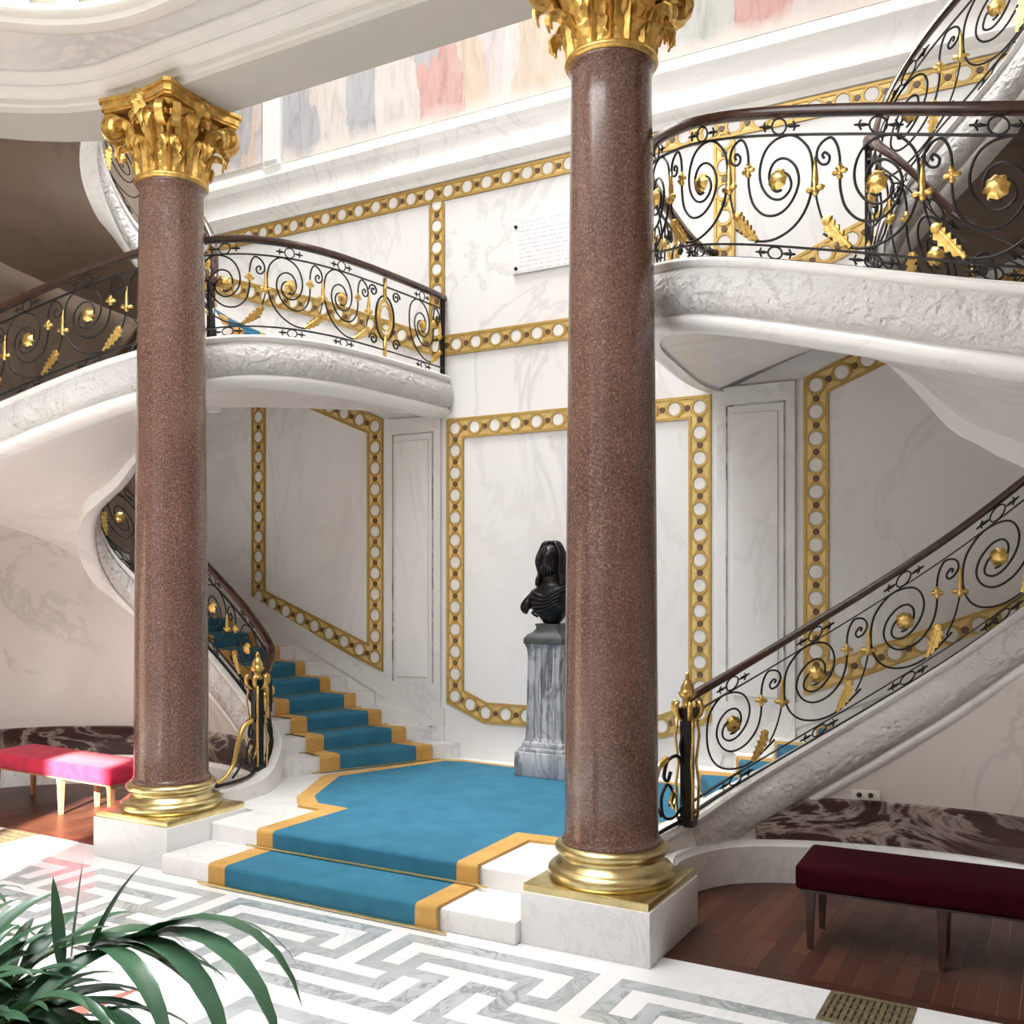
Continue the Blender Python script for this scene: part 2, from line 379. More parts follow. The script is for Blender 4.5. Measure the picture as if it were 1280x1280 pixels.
def band(path, w=.165, pitch=.183, closed=False, first=True):
    """path: polyline of (x, z) on the back wall"""
    P = [Vector(p) for p in path]; L = len(P); h = w/2
    def offs(d):
        out = []
        for i in range(L):
            if closed: a, b = P[i-1], P[(i+1) % L]
            else: a, b = P[max(i-1, 0)], P[min(i+1, L-1)]
            t1 = (P[i]-a).normalized() if (P[i]-a).length > 1e-6 else (b-P[i]).normalized()
            t2 = (b-P[i]).normalized() if (b-P[i]).length > 1e-6 else t1
            n1 = Vector((-t1.y, t1.x)); n2 = Vector((-t2.y, t2.x)); m = n1+n2; m = m/max(m.dot(n1), .2)
            out.append(P[i]+m*d)
        return out
    def slab(d0, d1, y0, y1):
        A = offs(d0); B = offs(d1); v = []; f = []
        for p, q in zip(A, B): v += [(p.x, y0, p.y), (q.x, y0, q.y), (q.x, y1, q.y), (p.x, y1, p.y)]
        for i in range(L if closed else L-1):
            j = (i+1) % L
            for k in range(4): f.append((i*4+k, i*4+(k+1) % 4, j*4+(k+1) % 4, j*4+k))
        if not closed: f += [(0, 1, 2, 3), tuple(range(4*L-4, 4*L))]
        return v, f
    b = mk('gold_band', slab(-h, h, YB+.01, YB-.005), 'gold_band', wb)
    mk('edge_fillet', join(slab(-h, -h+.020, YB, YB-.014), slab(h-.020, h, YB, YB-.014)), 'gold_dark', b)
    seg = []
    for i in range(L if closed else L-1): seg.append((P[i], P[(i+1) % L]))
    rings = []
    for si, (a, c) in enumerate(seg):
        l = (c-a).length; n = max(1, round(l/pitch)); d = (c-a)/l; st = l/n
        for k in range(n+(0 if (closed or si < len(seg)-1) else 1)):
            p = a+d*(st*k)
            o = bpy.data.objects.new('marble_disc', disc_me); COL.objects.link(o); place(o, b); o.location = (p.x*MX, YB-.005, p.y)
            g = ring_geo(.050, .064, .011); rings.append(([(x+p.x, y+YB-.004, z+p.y) for x, y, z in g[0]], g[1]))
            if k < n:
                q = a+d*(st*(k+.5))
                o = bpy.data.objects.new('stone_dot', dot_me); COL.objects.link(o); place(o, b); o.location = (q.x*MX, YB-.005, q.y)
                nn = Vector((-d.y, d.x))
                for s in (1, -1):            # thin crossing ribbons of the guilloche
                    e0 = p+d*.052+nn*.036*s; e1 = a+d*(st*(k+1))-d*.052-nn*.036*s; w2 = (e1-e0).normalized(); w2 = Vector((-w2.y, w2.x))*.005
                    c4 = [e0+w2, e1+w2, e1-w2, e0-w2]
                    rings.append(([(t.x, YB-.004, t.y) for t in c4]+[(t.x, YB-.010-.0005*s, t.y) for t in c4], [(0, 1, 2, 3), (4, 5, 6, 7), (0, 1, 5, 4), (1, 2, 6, 5), (2, 3, 7, 6), (3, 0, 4, 7)]))
    r = mk('guilloche_ring', join(*rings), 'gold_dark', b); r['kind'] = 'stuff'
    return b
# centre panel frame
band([(-1.028, 2.872), (-1.028, .70), (-.74, .585), (.74, .585), (1.028, .70), (1.028, 2.872)], closed=True)
# lower horizontal band and upper horizontal band, with the two uprights between them
band([(-1.20, 3.555), (1.20, 3.555)])
band([(-4.2, 4.812), (4.2, 4.812)], w=.145)
for MX in (1, -1):
    band([(1.205, 3.66), (1.205, 4.72)], w=.15)
    # flank panel beside the lower flight
    band([(3.16, 1.49), (1.835, .985), (1.835, 2.95), (3.16, 3.50)], closed=True)
    band([(1.22, 3.56), (2.4, 4.02), (4.1, 4.56)])
    # pilaster field between centre and flank panel: raised panel with a stepped frame
    p = mk('pilaster', box(1.16, 1.70, YB-.03, YB+.01, .45, 2.99), 'white_marble', wb)
    mk('raised_panel', join(box(1.225, 1.235, YB-.038, YB-.029, .8, 2.86), box(1.625, 1.635, YB-.038, YB-.029, .8, 2.86), box(1.225, 1.635, YB-.038, YB-.029, 2.85, 2.86)), 'grey_marble', p)
    mk('raised_panel', bbox(1.27, 1.59, YB-.042, YB-.029, .84, 2.80, .006), 'wall_marble', p)
    # sloped skirting slab that follows the flight
    mk('skirting', prism_xz([(1.13, .20), (1.2, .42), (3.3, 1.36), (3.3, 1.52), (1.76, .84), (1.13, .60)], YB-.022, YB+.01), 'white_marble', wb)
MX = 1
# cornice below the painted frieze
cor = [(0, 4.89), (-.03, 4.89), (-.045, 4.93), (-.08, 4.955), (-.10, 4.985), (-.07, 5.0), (-.045, 5.01), (-.045, 5.02), (-.035, 5.03), (-.035, 5.23), (-.06, 5.245), (-.085, 5.27), (-.085, 5.295), (-.03, 5.30), (-.03, 5.38), (0, 5.38)]
soften(struct(mk('trim_1', ([(x, YB+y, z) for x in (-4.25, 4.25) for y, z in cor], [tuple(range(16)), tuple(range(16, 32))]+[(i, (i+1) % 16, 16+(i+1) % 16, 16+i) for i in range(16)]), 'white_marble')), 25)
fz = tag(mk('wall_painting', box(-2.84, 3.4, YB-.03, YB, 5.385, 7.3), 'fresco_paint'), 'long faded painting of robed colours across the wall above the cornice', 'painting')
fz2 = tag(mk('wall_painting', box(-4.2, -3.10, YB-.03, YB, 5.44, 7.3), 'fresco_paint'), 'narrow reddish painted panel left of the long painting, beside the gilt capital', 'painting')
struct(mk('trim_2', join(box(-3.06, -2.86, YB-.06, YB, 5.38, 7.3), box(-3.03, -2.89, YB-.075, YB-.05, 5.42, 7.3)), 'white_marble'))
# plaque
pl = thing('wall_plaque', 'white engraved plaque screwed to the marble wall above the lower gold band', 'plaque', (0, YB, 4.03))
mk('plate', bbox(-.489, .489, YB-.022, YB-.006, 4.035, 4.44, .004), 'plaque_print', pl)
for x in (-.455, .455):
    for z in (4.075, 4.40): mk('screw', xf(lathe([(.004, -.012), (.013, -.010), (.015, 0)], 10), Matrix.Translation((x, YB-.022, z)) @ Matrix.Rotation(PI/2, 4, 'X') @ Matrix.Scale(-1, 4, (0, 0, 1))), 'iron', pl)

# ================================================================== STAIRS (right half; mirrored for the left)
#  outer edge,     inner edge,     tread, curb top
SEC = [((.70, YB), (1.53, 5.12), .21, .365), ((.98, YB), (1.72, 5.38), .27, .51), ((1.54, YB), (2.04, 5.52), .51, .73), ((2.13, YB), (2.38, 5.60), .75, .96),
       ((2.74, YB), (2.74, 5.63), .99, 1.215), ((3.35, YB), (3.05, 5.61), 1.23, 1.46), ((4.0, YB), (3.30, 5.54), 1.46, 1.68), ((4.52, 6.48), (3.42, 5.40), 1.68, 1.88),
       ((4.77, 5.85), (3.42, 5.26), 1.87, 2.07), ((4.80, 5.2), (3.36, 5.16), 2.05, 2.25), ((4.6, 4.7), (3.26, 5.09), 2.20, 2.40), ((4.2, 4.3), (3.12, 5.04), 2.33, 2.52),
       ((3.7, 4.06), (2.98, 5.05), 2.44, 2.62), ((3.16, 4.0), (2.86, 5.07), 2.54, 2.71), ((2.49, 4.15), (2.70, 5.12), 2.75, 2.92), ((2.0, 4.33), (2.58, 5.18), 2.92, 3.08),
       ((1.66, 4.54), (2.50, 5.26), 3.03, 3.18), ((1.36, 4.90), (2.45, 5.34), 3.10, 3.26), ((1.17, 5.55), (2.42, 5.42), 3.14, 3.295), ((1.12, YB), (2.42, 5.50), 3.15, 3.305),
       ((1.7, YB), (2.45, 5.54), 3.33, 3.49), ((2.3, YB), (2.53, 5.59), 3.53, 3.69), ((2.9, YB), (2.68, 5.61), 3.74, 3.90), ((3.5, YB), (2.88, 5.61), 3.95, 4.11),
       ((4.1, 6.76), (3.08, 5.58), 4.16, 4.32), ((4.6, 6.3), (3.26, 5.50), 4.38, 4.54), ((4.8, 5.3), (3.36, 5.40), 4.60, 4.76), ((4.75, 4.8), (3.38, 5.28), 4.8, 4.96), ((4.5, 4.4), (3.33, 5.16), 5.0, 5.16), ((4.0, 4.15), (3.2, 5.06), 5.18, 5.34), ((3.4, 4.02), (3.02, 5.02), 5.35, 5.5)]
NS = 8
SP = spline([(*o, *i, t, c) for o, i, t, c in SEC], NS)
def secs(a, b): return SP[int(a*NS):int(b*NS)+1]
def outer(a, b, k=5): return [(p[0], p[1], p[k]) for p in secs(a, b)]
def inner(a, b, k=5): return [(p[2], p[3], p[k]) for p in secs(a, b)]
STR_O = [(-.09, 0), (.030, 0), (.042, -.015), (.036, -.035), (.020, -.045), (.030, -.06), (.055, -.10), (.066, -.15), (.064, -.20), (.048, -.245), (.024, -.262), (.036, -.275), (.036, -.30), (.020, -.325), (-.02, -.345), (-.09, -.345)]
CARV = [(.022, -.048), (.034, -.060), (.058, -.10), (.070, -.15), (.068, -.20), (.052, -.243), (.028, -.260), (.010, -.255), (.010, -.05)]
CURB0 = [(1.44, 4.58, .30), (1.44, 4.75, .30), (1.46, 4.95, .32)]
def staircase(label, carp):
    st = thing('staircase', label, 'staircase', (1.9, 5.6, 0))
    soften(mk('outer_stringer', sweep(outer(7, 19), STR_O, 1), 'white_marble', st), 50)
    soften(mk('carved_moulding', sweep(outer(7, 19), CARV, 1), 'carved_marble', st), 50)
    curb = CURB0+inner(0, 8)
    prof = [(a, z*1.08) for a, z in STR_O]
    # curb / inner stringer: bulge faces the well (right of travel)
    soften(mk('inner_stringer', sweep(spline(CURB0+[inner(0, 0)[0]], 5)[:-1]+inner(0, 30), prof, -1), 'white_marble', st), 50)
    soften(mk('carved_moulding', sweep(inner(0, 30), [(a, z*1.08) for a, z in CARV], -1), 'carved_marble', st), 50)
    # soffit: one continuous shell under the flights
    v = []; f = []; M = 7; rows = secs(4, 30)
    for p in rows:
        for k in range(M):
            t = k/(M-1); zz = p[5]-.335-.05*math.sin(PI*t)*0
            zz = (p[5]-.335) + .025*(math.sin(PI*t)**.7 if 0 < t < 1 else 0)*(1 if p[5] < 3.5 else .3)
            v.append((p[0]+(p[2]-p[0])*t, p[1]+(p[3]-p[1])*t, zz))
    for i in range(len(rows)-1):
        for k in range(M-1): f.append((i*M+k, i*M+k+1, (i+1)*M+k+1, (i+1)*M+k))
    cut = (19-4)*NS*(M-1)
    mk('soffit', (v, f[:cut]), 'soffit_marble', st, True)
    mk('upper_soffit', (v, f[cut:]), 'shaded_soffit_marble', st, True)['label'] = 'underside of the uppermost flight, coloured dark brown for its shade'
    # steps: one wedge of marble per riser
    R = .12; z = .21+R; idx = []
    zs = [p[4] for p in SP]
    def at(zv):
        for i in range(len(SP)-1):
            if zs[i] <= zv < zs[i+1]:
                t = (zv-zs[i])/(zs[i+1]-zs[i]); return i+t
        return len(SP)-1.001
    def sec_at(q):
        i = int(q); t = q-i; return tuple(SP[i][d]*(1-t)+SP[i+1][d]*t for d in range(6))
    def lerp(p, t, off=0): return (p[0]+(p[2]-p[0])*t, p[1]+(p[3]-p[1])*t)
    cf = []; cg = []; k = 0; rods = []
    while z < 4.9:
        q0 = at(z-R*.5); q1 = at(z+R*.5)
        qs = [q0, (2*q0+q1)/3, (q0+2*q1)/3, q1+.12]
        ss = [sec_at(min(q, len(SP)-1.01)) for q in qs]
        poly = [lerp(s, .004) for s in ss]+[lerp(s, .985) for s in reversed(ss)]
        g = prism(poly, z, z); m4 = len(ss); drop = [R+.004, R*.72, R*.42, .012]
        g = ([(p[0], p[1], p[2]-(drop[i] if i < m4 else drop[2*m4-1-i]) if i < 2*m4 and n_ == 0 else p[2]) for n_, blk in ((0, g[0][:2*m4]), (1, g[0][2*m4:])) for i, p in enumerate(blk)], g[1])
        mk('step', g, 'white_marble', st)
        # runner carpet over tread and riser
        def strip3(a, b, th, ov=.016):
            g = []
            n = len(ss); vs = []; fs = []
            pts = []
            for j, s in enumerate(ss):
                A = lerp(s, a); B = lerp(s, b); pts.append((A, B))
            d = Vector(pts[0][0])-Vector(pts[1][0]); d = d.normalized()*ov; d2 = (Vector(pts[0][1])-Vector(pts[1][1])).normalized()*ov
            fr = [((pts[0][0][0]+d.x, pts[0][0][1]+d.y), (pts[0][1][0]+d2.x, pts[0][1][1]+d2.y))]
            rows_ = [(fr[0][0], fr[0][1], z-R+.002), (fr[0][0], fr[0][1], z-.012), (((fr[0][0][0]+pts[0][0][0])/2, (fr[0][0][1]+pts[0][0][1])/2), ((fr[0][1][0]+pts[0][1][0])/2, (fr[0][1][1]+pts[0][1][1])/2), z+th*.7)]
            rows_ += [(pt[0], pt[1], z+th) for pt in pts]
            for A, B, zz in rows_: vs += [(A[0], A[1], zz), (B[0], B[1], zz)]
            for j in range(len(rows_)-1): fs.append((2*j, 2*j+1, 2*j+3, 2*j+2))
            return vs, fs
        cf.append(strip3(.26, .66, .010)); cg.append(strip3(.17, .26, .011)); cg.append(strip3(.66, .76, .011))
        A = lerp(ss[0], .13); B = lerp(ss[0], .80); d = (Vector(lerp(ss[0], .5))-Vector(lerp(ss[1], .5))).normalized()*.022
        rods.append(tube([(A[0]+d.x, A[1]+d.y, z-R+.012), (B[0]+d.x, B[1]+d.y, z-R+.012)], .006, 6))
        z += R; k += 1
    ct = thing('stair_carpet', carp, 'carpet', (1.6, 6.2, .21))
    mk('field', join(*cf), 'carpet_blue', ct); mk('border', join(*cg), 'carpet_gold', ct)
    for r in rods: mk('stair_rod', r, 'brass', ct)
    return st
def alcove(side):
    pts = spline([(1.60, 4.60, 0), (1.52, 4.90, 0), (1.68, 5.28, 0), (2.05, 5.50, 0), (2.6, 5.61, 0), (3.15, 5.56, 0), (3.72, 5.28, 0), (4.08, 4.88, 0), (4.25, 4.4, 0), (4.27, 4.0, 0)], 7)
    top = []
    for p in pts:                                   # top runs just inside the stringer and the soffit above it
        best = min(secs(0, 12), key=lambda q: min((q[2]+(q[0]-q[2])*t-p[0])**2+(q[3]+(q[1]-q[3])*t-p[1])**2 for t in (0, .15, .3, .45, .6, .75)))
        top.append(max(.2, best[5]-.27))
    N = plan_normals(pts); v = []; f = []
    for p, n, tp in zip(pts, N, top):
        for a, z in ((0, 0), (0, tp), (.10, tp), (.10, 0)): v.append((p[0]+n.x*a, p[1]+n.y*a, z))
    for i in range(len(pts)-1):
        for k in range(4): f.append((i*4+k, i*4+(k+1) % 4, i*4+4+(k+1) % 4, i*4+4+k))
    f += [(0, 1, 2, 3), tuple(range(len(v)-4, len(v)))]
    w = struct(soften(mk('wall_alcove_'+side, (v, f), 'alcove_marble'), 40))
    pp = pts[3:]
    struct(soften(mk('baseboard_'+side, sweep(pts[2:], [(-.03, 0), (.05, 0), (.05, .20), (.035, .215), (.03, .23), (-.03, .23)], -1), 'white_marble'), 40))
    struct(soften(mk('trim_3' if side == 'right' else 'trim_4', sweep(pts[17:], [(-.02, .228), (.016, .228), (.016, .452), (.006, .462), (-.02, .462)], -1), 'dark_marble'), 40))
for MX, side in ((1, 'right'), (-1, 'left')):
    staircase('curved white marble staircase winding up to the %s from the blue carpeted landing' % side,
              'blue stair carpet with gold edging on the steps rising to the %s' % side)
    alcove(side)
MX = 1
# ---- landing and the two entry steps between the column plinths
es = thing('entry_steps', 'two low white marble steps and landing between the column plinths', 'steps', (0, 4.0, 0))
mk('step', bbox(-1.138, 1.138, 3.90, 4.45, -.002, .105, .012), 'white_marble', es)
soften(es.children[0])
mk('step', bbox(-1.138, 1.138, 4.27, 4.66, .0, .21, .012), 'white_marble', es)
lp = [(1.38, 4.62), (1.40, 4.95), (1.58, 5.24), (1.70, 5.44), (1.8, 5.9), (1.4, YB+.01), (-1.4, YB+.01), (-1.8, 5.9), (-1.70, 5.44), (-1.58, 5.24), (-1.40, 4.95), (-1.38, 4.62)]
mk('landing', prism(lp, .0, .2095), 'white_marble', es)
# ---- landing carpet
lc = thing('landing_carpet', 'wide blue carpet with gold border lying on landing and entry steps', 'carpet', (0, 4.0, .105))
out = [(.735, 4.252), (.735, 4.78), (.93, 4.80), (1.10, 4.98), (1.42, 5.62), (1.02, 6.60), (.86, 6.64), (0, 6.60)]
inn = [(.615, 4.252), (.60, 4.89), (.86, 4.91), (1.02, 5.06), (1.30, 5.66), (.96, 6.54), (.84, 6.58), (0, 6.555)]
full_in = inn+[(-x, y) for x, y in reversed(inn[:-1])]
def nose(x0, x1, y0, y1, z0, z1, th, ext=0):
    arc = [(y0+.022*(1-math.cos(a)), z1-.022+.022*math.sin(a)) for a in [PI/2*k/5 for k in range(6)]]
    pr = [(y0, z0)]+arc+[(y1, z1), (y1, z1-th), (y0+.024, z1-th), (y0+.024, z0)]
    n = len(pr)
    return [(x, y, z) for x in (x0, x1) for y, z in pr], [tuple(range(n)), tuple(range(n, 2*n))]+[(i, (i+1) % n, n+(i+1) % n, n+i) for i in range(n)]
soften(mk('field', join(prism(full_in, .208, .224), nose(-.615, .615, 4.232, 4.262, .104, .2242, .014), nose(-.615, .615, 3.866, 4.250, .004, .119, .014)), 'carpet_blue', lc), 30)
gb = []
for s in (1, -1):
    for i in range(len(out)-1): gb.append(prism([(out[i][0]*s, out[i][1]), (out[i+1][0]*s, out[i+1][1]), (inn[i+1][0]*s, inn[i+1][1]), (inn[i][0]*s, inn[i][1])], .208, .225))
    a, b = (.615, .735) if s > 0 else (-.735, -.615)
    gb += [nose(a, b, 4.230, 4.262, .104, .2252, .014), nose(a, b, 3.864, 4.250, .004, .1205, .014)]
soften(mk('border', join(*gb), 'carpet_gold', lc), 30)
for y, z in ((4.215, .128), (3.852, .012)): mk('stair_rod', tube([(-.80, y, z), (.80, y, z)], .007, 8), 'brass', lc)

# ================================================================== COLUMNS
def leaf_geo(w, h, curl, bulge, lobes=4, n=17, m=9):
    """an upright acanthus leaf in the xz plane leaning towards -y at its curled tip; root at the origin"""
    v = []; f = []
    for i in range(n):
        t = i/(n-1)
        if t < .62: q = t/.62; y = -bulge*q*q; z = h*q*.92
        else:
            q = (t-.62)/.38; a = q*PI*1.15; y = -bulge-curl*(1-math.cos(a))*.5-curl*.25*q; z = h*.92+curl*.60*math.sin(a)-curl*.10*q
        env = (.80+.20*math.sin(PI*min(1, t*1.3))) if t < .70 else max(.30, 1-(t-.70)/.30*.70)
        lob = abs(math.sin(lobes*PI*t+.25))
        for k in range(m):
            s = -1+2*k/(m-1)
            hw = w/2*env*(1-.30*(1-lob)*abs(s)**2)
            rib = .010*math.exp(-(s/.14)**2)+.006*math.cos(s*PI*3.2)*(.4+lob*.6)
            v.append((hw*s, y-rib-.10*w*(1-abs(s))-.028*lob*abs(s)**2*(1 if t > .15 else 0), z-.16*h*abs(s)**1.6*t+.010*lob*abs(s)))
    for i in range(n-1):
        for k in range(m-1): f.append((i*m+k, i*m+k+1, (i+1)*m+k+1, (i+1)*m+k))
    off = len(v)
    v2 = [(x*.97, y+.012, z) for x, y, z in v]
    f2 = [tuple(q+off for q in reversed(fa)) for fa in f]
    ed = []
    for i in range(n-1):
        ed.append((i*m, (i+1)*m, (i+1)*m+off, i*m+off)); ed.append((i*m+m-1, (i+1)*m+m-1, (i+1)*m+m-1+off, i*m+m-1+off))
    for k in range(m-1): ed.append((k, k+1, k+1+off, k+off)); ed.append(((n-1)*m+k, (n-1)*m+k+1, (n-1)*m+k+1+off, (n-1)*m+k+off))
    return v+v2, f+f2+ed
def volute_geo(r, w, turns=1.6, n=34):
    """spiral ribbon scroll in the xz plane (axis y), centre at origin"""
    pts = []
    for i in range(n):
        t = i/(n-1); a = turns*2*PI*t; rr = r*(1-.80*t); pts.append((rr*math.cos(a), rr*math.sin(a), .20*r*(1-.5*t)))
    v = []; f = []
    for i, (x, z, th) in enumerate(pts):
        l = math.hypot(x, z); ux, uz = x/l, z/l
        for a, y in ((0, -w/2), (0, w/2), (-th, w/2*.9), (-th, -w/2*.9)): v.append((x+ux*a, y, z+uz*a))
    for i in range(n-1):
        for k in range(4): f.append((i*4+k, i*4+(k+1) % 4, i*4+4+(k+1) % 4, i*4+4+k))
    f += [(0, 1, 2, 3), tuple(range(4*n-4, 4*n))]
    c = lathe([(.02, -w*.62), (r*.2, -w*.58), (r*.24, -w*.4), (r*.24, w*.4), (r*.2, w*.58), (.02, w*.62)], 10)
    disk = lathe([(r*.8, -w*.28), (r*.8, w*.28)], 14)
    R = Matrix.Rotation(PI/2, 4, 'X')
    return join((v, f), xf(c, R), xf(disk, R))
def column(label):
    cx, cy = 1.452, 4.255
    c = thing('column', label, 'column', (cx, cy, 0), 'granite columns flanking the entry steps')
    soften(mk('plinth', bbox(cx-.313, cx+.313, cy-.313, cy+.313, 0, .236, .004), 'plinth_marble', c))
    soften(mk('brass_slab', bbox(cx-.303, cx+.303, cy-.303, cy+.303, .232, .272, .004), 'brass', c))
    base = [(.20, .268), (.272, .268), (.288, .275), (.296, .295), (.292, .318), (.278, .332), (.262, .336), (.258, .342), (.248, .352), (.238, .366), (.236, .378), (.242, .386), (.254, .390), (.262, .402), (.262, .418), (.252, .430), (.236, .436), (.225, .438), (.2, .438)]
    mk('base_ring', lathe(base, 56, (cx, cy)), 'brass', c, True)
    pr = [(.232, .432), (.234, .446), (.226, .455), (.2175, .475)]
    for i in range(1, 25):
        t = i/24; pr.append((.2165-.030*t**1.55, .475+(3.985-.475)*t))
    pr += [(.190, 3.995), (.200, 4.008), (.200, 4.03), (.18, 4.032)]
    mk('shaft', lathe(pr, 64, (cx, cy)), 'granite', c, True)
    # gilt capital: astragal, bell, two rows of acanthus, corner scrolls, abacus and flowers
    mk('astragal', lathe([(.17, 4.02), (.205, 4.022), (.218, 4.036), (.214, 4.054), (.196, 4.062), (.17, 4.062)], 48, (cx, cy)), 'gilt_leaf', c, True)
    mk('bell', lathe([(.175, 4.05), (.178, 4.15), (.188, 4.26), (.212, 4.36), (.246, 4.425), (.246, 4.44)], 40, (cx, cy)), 'gilt_leaf', c, True)
    for row, (h, w, cu, bu, r0, off, z0) in enumerate(((.165, .150, .075, .022, .186, 0, 4.056), (.285, .150, .090, .050, .184, PI/8, 4.06))):
        for k in range(8):
            a = 2*PI*k/8+off
            m = Matrix.Translation((cx, cy, z0)) @ Matrix.Rotation(a+PI/2, 4, 'Z') @ Matrix.Translation((0, -r0, 0))
            soften(mk('acanthus_leaf', xf(leaf_geo(w, h, cu, bu), m), 'gilt_leaf', c), 45)
    for k in range(4):
        a = PI/4+k*PI/2
        for s in (1, -1):
            m = Matrix.Translation((cx, cy, 4.352)) @ Matrix.Rotation(a, 4, 'Z') @ Matrix.Translation((.325, .032*s, 0)) @ Matrix.Rotation(.30*s, 4, 'Z') @ Matrix.Rotation(PI*.55, 4, 'Y') 
            soften(mk('corner_scroll', xf(volute_geo(.082, .046), m), 'gilt_leaf', c), 45)
        # stalk that carries the scroll up from between the leaves
        d = Vector((math.cos(a), math.sin(a)))
        st = spline([(cx+d.x*.20, cy+d.y*.20, 4.20), (cx+d.x*.225, cy+d.y*.225, 4.30), (cx+d.x*.27, cy+d.y*.27, 4.385), (cx+d.x*.34, cy+d.y*.34, 4.425)], 4)
        mk('scroll_stalk', tube(st, lambda t: .024+.012*t, 8), 'gilt_leaf', c, True)
        a2 = k*PI/2; d = Vector((math.cos(a2), math.sin(a2)))
        fl = lathe([(.010, -.040), (.022, -.042), (.03, -.026), (.052, -.020), (.070, 0), (.05, .02), (.02, .025)], 20, rfun=lambda r, an, z: r*(1+.22*math.cos(5*an)))
        m = Matrix.Translation((cx+d.x*.252, cy+d.y*.252, 4.462)) @ Matrix.Rotation(a2+PI/2, 4, 'Z') @ Matrix.Rotation(PI/2, 4, 'X') @ Matrix.Scale(-1, 4, (0, 0, 1))
        soften(mk('abacus_flower', xf(fl, m), 'gilt_leaf', c), 50)
        for s in (1, -1):                           # inner tendrils curling under the flower
            t2 = Vector((-d.y, d.x))
            ctr = Vector((cx+d.x*.232+t2.x*.05*s, cy+d.y*.232+t2.y*.05*s, 4.385))
            m = Matrix.Translation(ctr) @ Matrix.Rotation(a2+PI/2, 4, 'Z') @ Matrix.Scale(s, 4, (1, 0, 0))
            soften(mk('tendril', xf(volute_geo(.042, .03, 1.4, 24), m), 'gilt_leaf', c), 45)
    ab = []
    H, I = .355, .250
    for k in range(4):
        a = PI/4+k*PI/2; p0 = Vector((math.cos(a), math.sin(a)))*.432; p1 = Vector((math.cos(a+PI/2), math.sin(a+PI/2)))*.432
        mid = (p0+p1).normalized()*.268
        tn = (p1-p0).normalized()*.03
        for t in (0, .2, .4, .5, .6, .8, 1):
            q0 = p0+tn; q1 = p1-tn
            q = q0*(1-t)*(1-t)+q1*t*t+(mid*2-(q0+q1)*.5)*2*t*(1-t)*1.0
            ab.append((cx+q.x, cy+q.y))
    g = []
    for z0, z1, sc in ((4.430, 4.445, .93), (4.445, 4.475, .965), (4.475, 4.49, .95), (4.49, 4.512, 1.0)):
        g.append(prism([(cx+(x-cx)*sc, cy+(y-cy)*sc) for x, y in ab], z0, z1))
    mk('abacus', join(*g), 'gilt_leaf', c)
    # small beads and husks between the leaves
    mk('husk', join(*[lathe([(.003, 4.335), (.016, 4.345), (.021, 4.362), (.013, 4.385), (.018, 4.40), (.005, 4.425)], 8, (cx+.218*math.cos(k*PI/8+PI/16), cy+.218*math.sin(k*PI/8+PI/16))) for k in range(16)]), 'gilt_leaf', c, True)
    return c
for MX, lb in ((1, 'right polished brown granite column with gilt capital, rising in front of the bust'), (-1, 'left polished brown granite column with gilt capital, beside the pink lit bench')):
    column(lb)
MX = 1

# ================================================================== BEAM, CEILING, DRUM
def rr_path(x, y1, y0, r, n=12, z=0):
    """open rounded path: up the right side, across the back, down the left side"""
    p = [(x, y0, z)]
    p += [(x-r+r*math.cos(a), y1-r+r*math.sin(a), z) for a in [PI/2*k/n for k in range(n+1)]]
    p += [(-x+r+r*math.cos(a), y1-r+r*math.sin(a), z) for a in [PI/2+PI/2*k/n for k in range(n+1)]]
    p += [(-x, y0, z)]; return p
bp = rr_path(3.06, 4.262, -4.0, 1.5)
# left of travel is the inner (garden) side
bprof = [(-.20, 4.512), (.19, 4.512), (.19, 4.545), (.215, 4.552), (.215, 4.585), (.235, 4.59), (.245, 4.60), (.268, 4.628), (.275, 4.632), (.275, 4.645), (.30, 4.655), (.325, 4.685), (.335, 4.69), (.335, 4.705), (.30, 4.71), (.30, 4.80), (-.20, 4.80)]
beam = struct(soften(mk('beam', sweep(bp, bprof, 1), 'stucco_white'), 25)); beam.name = 'trim_5'
struct(mk('trim_7', sweep(bp, [(-.198, 4.508), (.186, 4.508), (.186, 4.513), (-.198, 4.513)], 1), 'soffit_stucco'))
op = rr_path(2.10, 3.68, -2.6, 1.12, 12)
inn_p = rr_path(2.75, 3.95, -4.0, 1.25, 12)
# ceiling: ring between beam and oval opening (a band of quads) plus the front part
v = [(p[0], p[1], 4.708) for p in inn_p]+[(p[0], p[1], 4.708) for p in op]; n = len(op)
f = [(i, i+1, n+i+1, n+i) for i in range(n-1)]+[(0, n-1, 2*n-1, n)]
vt = [(a, b, 4.76) for a, b, _ in v]; m2 = len(v)
struct(mk('ceiling', (v+vt, f+[tuple(q+m2 for q in x) for x in f]), 'ceiling_marble'))
opz = [(p[0], p[1], 0) for p in op]
struct(soften(mk('trim_6', sweep(opz, [(-.10, 4.71), (-.09, 4.685), (-.05, 4.675), (-.03, 4.66), (.0, 4.66), (.03, 4.675), (.045, 4.70), (.075, 4.715), (.085, 4.73), (.085, 4.76), (-.10, 4.76)], 1, loop=True), 'stucco_beige'), 30))
struct(mk('wall_drum', sweep(rr_path(2.14, 3.72, -2.64, 1.14, 12), [(0, 4.75), (0, 5.5), (-.08, 5.5), (-.08, 4.75)], 1, loop=True), 'drum_green'))
dr = thing('drum_ribs', 'row of pale ribs standing around the oval ceiling opening', 'ribs', (0, 3.74, 4.74))
rp = rr_path(2.11, 3.69, -2.6, 1.12, 16)
acc = 0; last = None; dens = []
